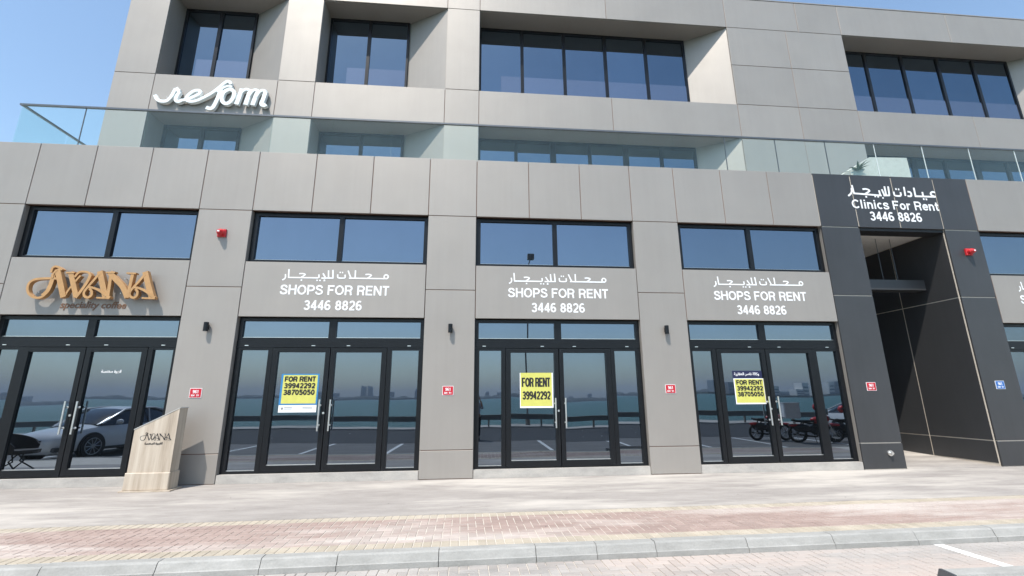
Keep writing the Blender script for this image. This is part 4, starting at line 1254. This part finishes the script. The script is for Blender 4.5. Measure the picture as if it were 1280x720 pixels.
# ---------------------------------------------------------------- the photographer, whose edge shows in the third shop's glass
def skin_mesh(name, joints, edges, mat, parent, sub=2):
    me = bpy.data.meshes.new(name)
    me.from_pydata([j[0] for j in joints], edges, [])
    o = bpy.data.objects.new(name, me); COL.objects.link(o)
    bm = bmesh.new(); bm.from_mesh(me)
    lay_ = bm.verts.layers.skin.verify()
    bm.verts.ensure_lookup_table()
    for v, j in zip(bm.verts, joints):
        r = j[1]
        v[lay_].radius = r if isinstance(r, tuple) else (r, r)
    bm.verts[0][lay_].use_root = True
    bm.to_mesh(me); bm.free()
    o.modifiers.new('skin', 'SKIN').use_smooth_shade = True
    s = o.modifiers.new('sub', 'SUBSURF'); s.levels = sub; s.render_levels = sub
    bpy.context.view_layer.update()
    nm = bpy.data.meshes.new_from_object(o.evaluated_get(bpy.context.evaluated_depsgraph_get()))
    bpy.data.objects.remove(o)
    nm.materials.clear(); nm.materials.append(mat)
    nm.polygons.foreach_set('use_smooth', [True] * len(nm.polygons))
    nm.name = name
    q = bpy.data.objects.new(name, nm); COL.objects.link(q); q.parent = parent
    return q
pe = thing('person', (.25, -9.84, -.14), 'person in pale blue shirt and dark trousers holding up a phone, reflected in glass', 'person')
def hand_pts(sx):
    """palm at the phone's side, thumb and four unequal curled fingers"""
    J = []; E = []
    return J, E
J = [((0, 0, .98), (.15, .11)), ((0, 0, 1.12), (.135, .10)), ((0, -.01, 1.30), (.165, .11)), ((0, -.01, 1.46), (.12, .08)), ((0, .0, 1.535), .055), ((0, .02, 1.60), .062), ((0, .03, 1.69), (.078, .095)), ((0, .025, 1.78), (.06, .075))]
E = [(i, i + 1) for i in range(7)]
for s in (-1, 1):
    b = len(J)
    J += [((s * .175, 0, 1.45), .058), ((s * .24, .04, 1.24), .046), ((s * .18, .20, 1.50), .036), ((s * .10, .285, 1.655), .026), ((s * .088, .30, 1.70), (.022, .034))]
    E += [(3, b), (b, b + 1), (b + 1, b + 2), (b + 2, b + 3), (b + 3, b + 4)]
    for f, (dz, L) in enumerate(((.045, .06), (.025, .066), (.005, .062), (-.015, .05))):
        c = len(J)
        J += [((s * .084, .315, 1.70 + dz), .009), ((s * (.084 - L * .35), .335, 1.70 + dz), .0085), ((s * (.084 - L * .95), .332, 1.698 + dz), .0075)]
        E += [(b + 4, c), (c, c + 1), (c + 1, c + 2)]
    c = len(J)
    J += [((s * .078, .285, 1.70), .010), ((s * .05, .278, 1.715), .009)]
    E += [(b + 4, c), (c, c + 1)]
    b = len(J)
    J += [((s * .095, 0, .90), .095), ((s * .10, .01, .52), .062), ((s * .105, 0, .30), .055), ((s * .11, -.02, .09), .038), ((s * .115, .06, .045), (.042, .032)), ((s * .12, .15, .035), (.042, .028))]
    E += [(0, b), (b, b + 1), (b + 1, b + 2), (b + 2, b + 3), (b + 3, b + 4), (b + 4, b + 5)]
skin_mesh('body', J, E, M['skin'], pe)
J = [((0, 0, .95), (.175, .135)), ((0, 0, 1.12), (.155, .125)), ((0, -.01, 1.30), (.185, .13)), ((0, -.01, 1.45), (.14, .10)), ((0, 0, 1.51), .066)]
E = [(i, i + 1) for i in range(4)]
for s in (-1, 1):
    b = len(J); J += [((s * .18, 0, 1.445), .075), ((s * .243, .04, 1.24), .062), ((s * .215, .12, 1.37), .052)]; E += [(3, b), (b, b + 1), (b + 1, b + 2)]
skin_mesh('shirt', J, E, M['shirt'], pe)
J = [((0, 0, .98), (.168, .13))]; E = []
for s in (-1, 1):
    b = len(J); J += [((s * .095, 0, .88), .112), ((s * .10, .01, .52), .082), ((s * .11, -.01, .14), .066)]; E += [(0, b), (b, b + 1), (b + 1, b + 2)]
skin_mesh('trousers', J, E, M['trouser'], pe)
for s in (-1, 1):
    MB().ellipsoid((.25 + s * .118, -9.76, -.095), (.05, .14, .045)).build('shoe', M['black'], pe, smooth=True)
MB().ellipsoid((.25, -9.835, 1.645), (.088, .105, .095)).build('hair', M['hair'], pe, smooth=True)
hd = MB().ellipsoid((.25, -9.715, 1.535), (.013, .022, .022)); hd.build('nose', M['skin'], pe, smooth=True)
ey = MB().ellipsoid((.218, -9.722, 1.565), (.013, .008, .007)).ellipsoid((.282, -9.722, 1.565), (.013, .008, .007)); ey.build('eye_pair', M['black'], pe, smooth=True)
MB().box(.225, .275, -9.722, -9.712, 1.492, 1.499).build('mouth', M['plate_red'], pe)
for s in (-1, 1):
    MB().ellipsoid((.25 + s * .083, -9.81, 1.55), (.012, .02, .032)).build('ear', M['skin'], pe, smooth=True)
ph = thing('smartphone', (.25, -9.53, 1.48), 'black phone held upright in both hands by the reflected person', 'phone')
MB().cbox(.172, .328, -9.545, -9.535, 1.515, 1.592, .003).build('case', M['black'], ph)

# chair a little larger than the first guess, set by its seat height
ch.scale = (1.2, 1.2, 1.08); ch.location.x -= .33
# ================================================================== HAZE
hz = MB().box(-9500, 9500, -9500, 9500, -6.5, 160).build('haze', M['black'])
tag(hz, kind='stuff')
hz.data.materials.clear()
hm = bpy.data.materials.new('sea_haze'); hm.use_nodes = True
hn = hm.node_tree
hn.nodes.remove(hn.nodes['Principled BSDF'])
pv = hn.nodes.new('ShaderNodeVolumePrincipled')
pv.inputs['Color'].default_value = (.84, .90, .97, 1)
pv.inputs['Density'].default_value = .00022
hn.links.new(pv.outputs[0], [n for n in hn.nodes if n.type == 'OUTPUT_MATERIAL'][0].inputs['Volume'])
hz.data.materials.append(hm)
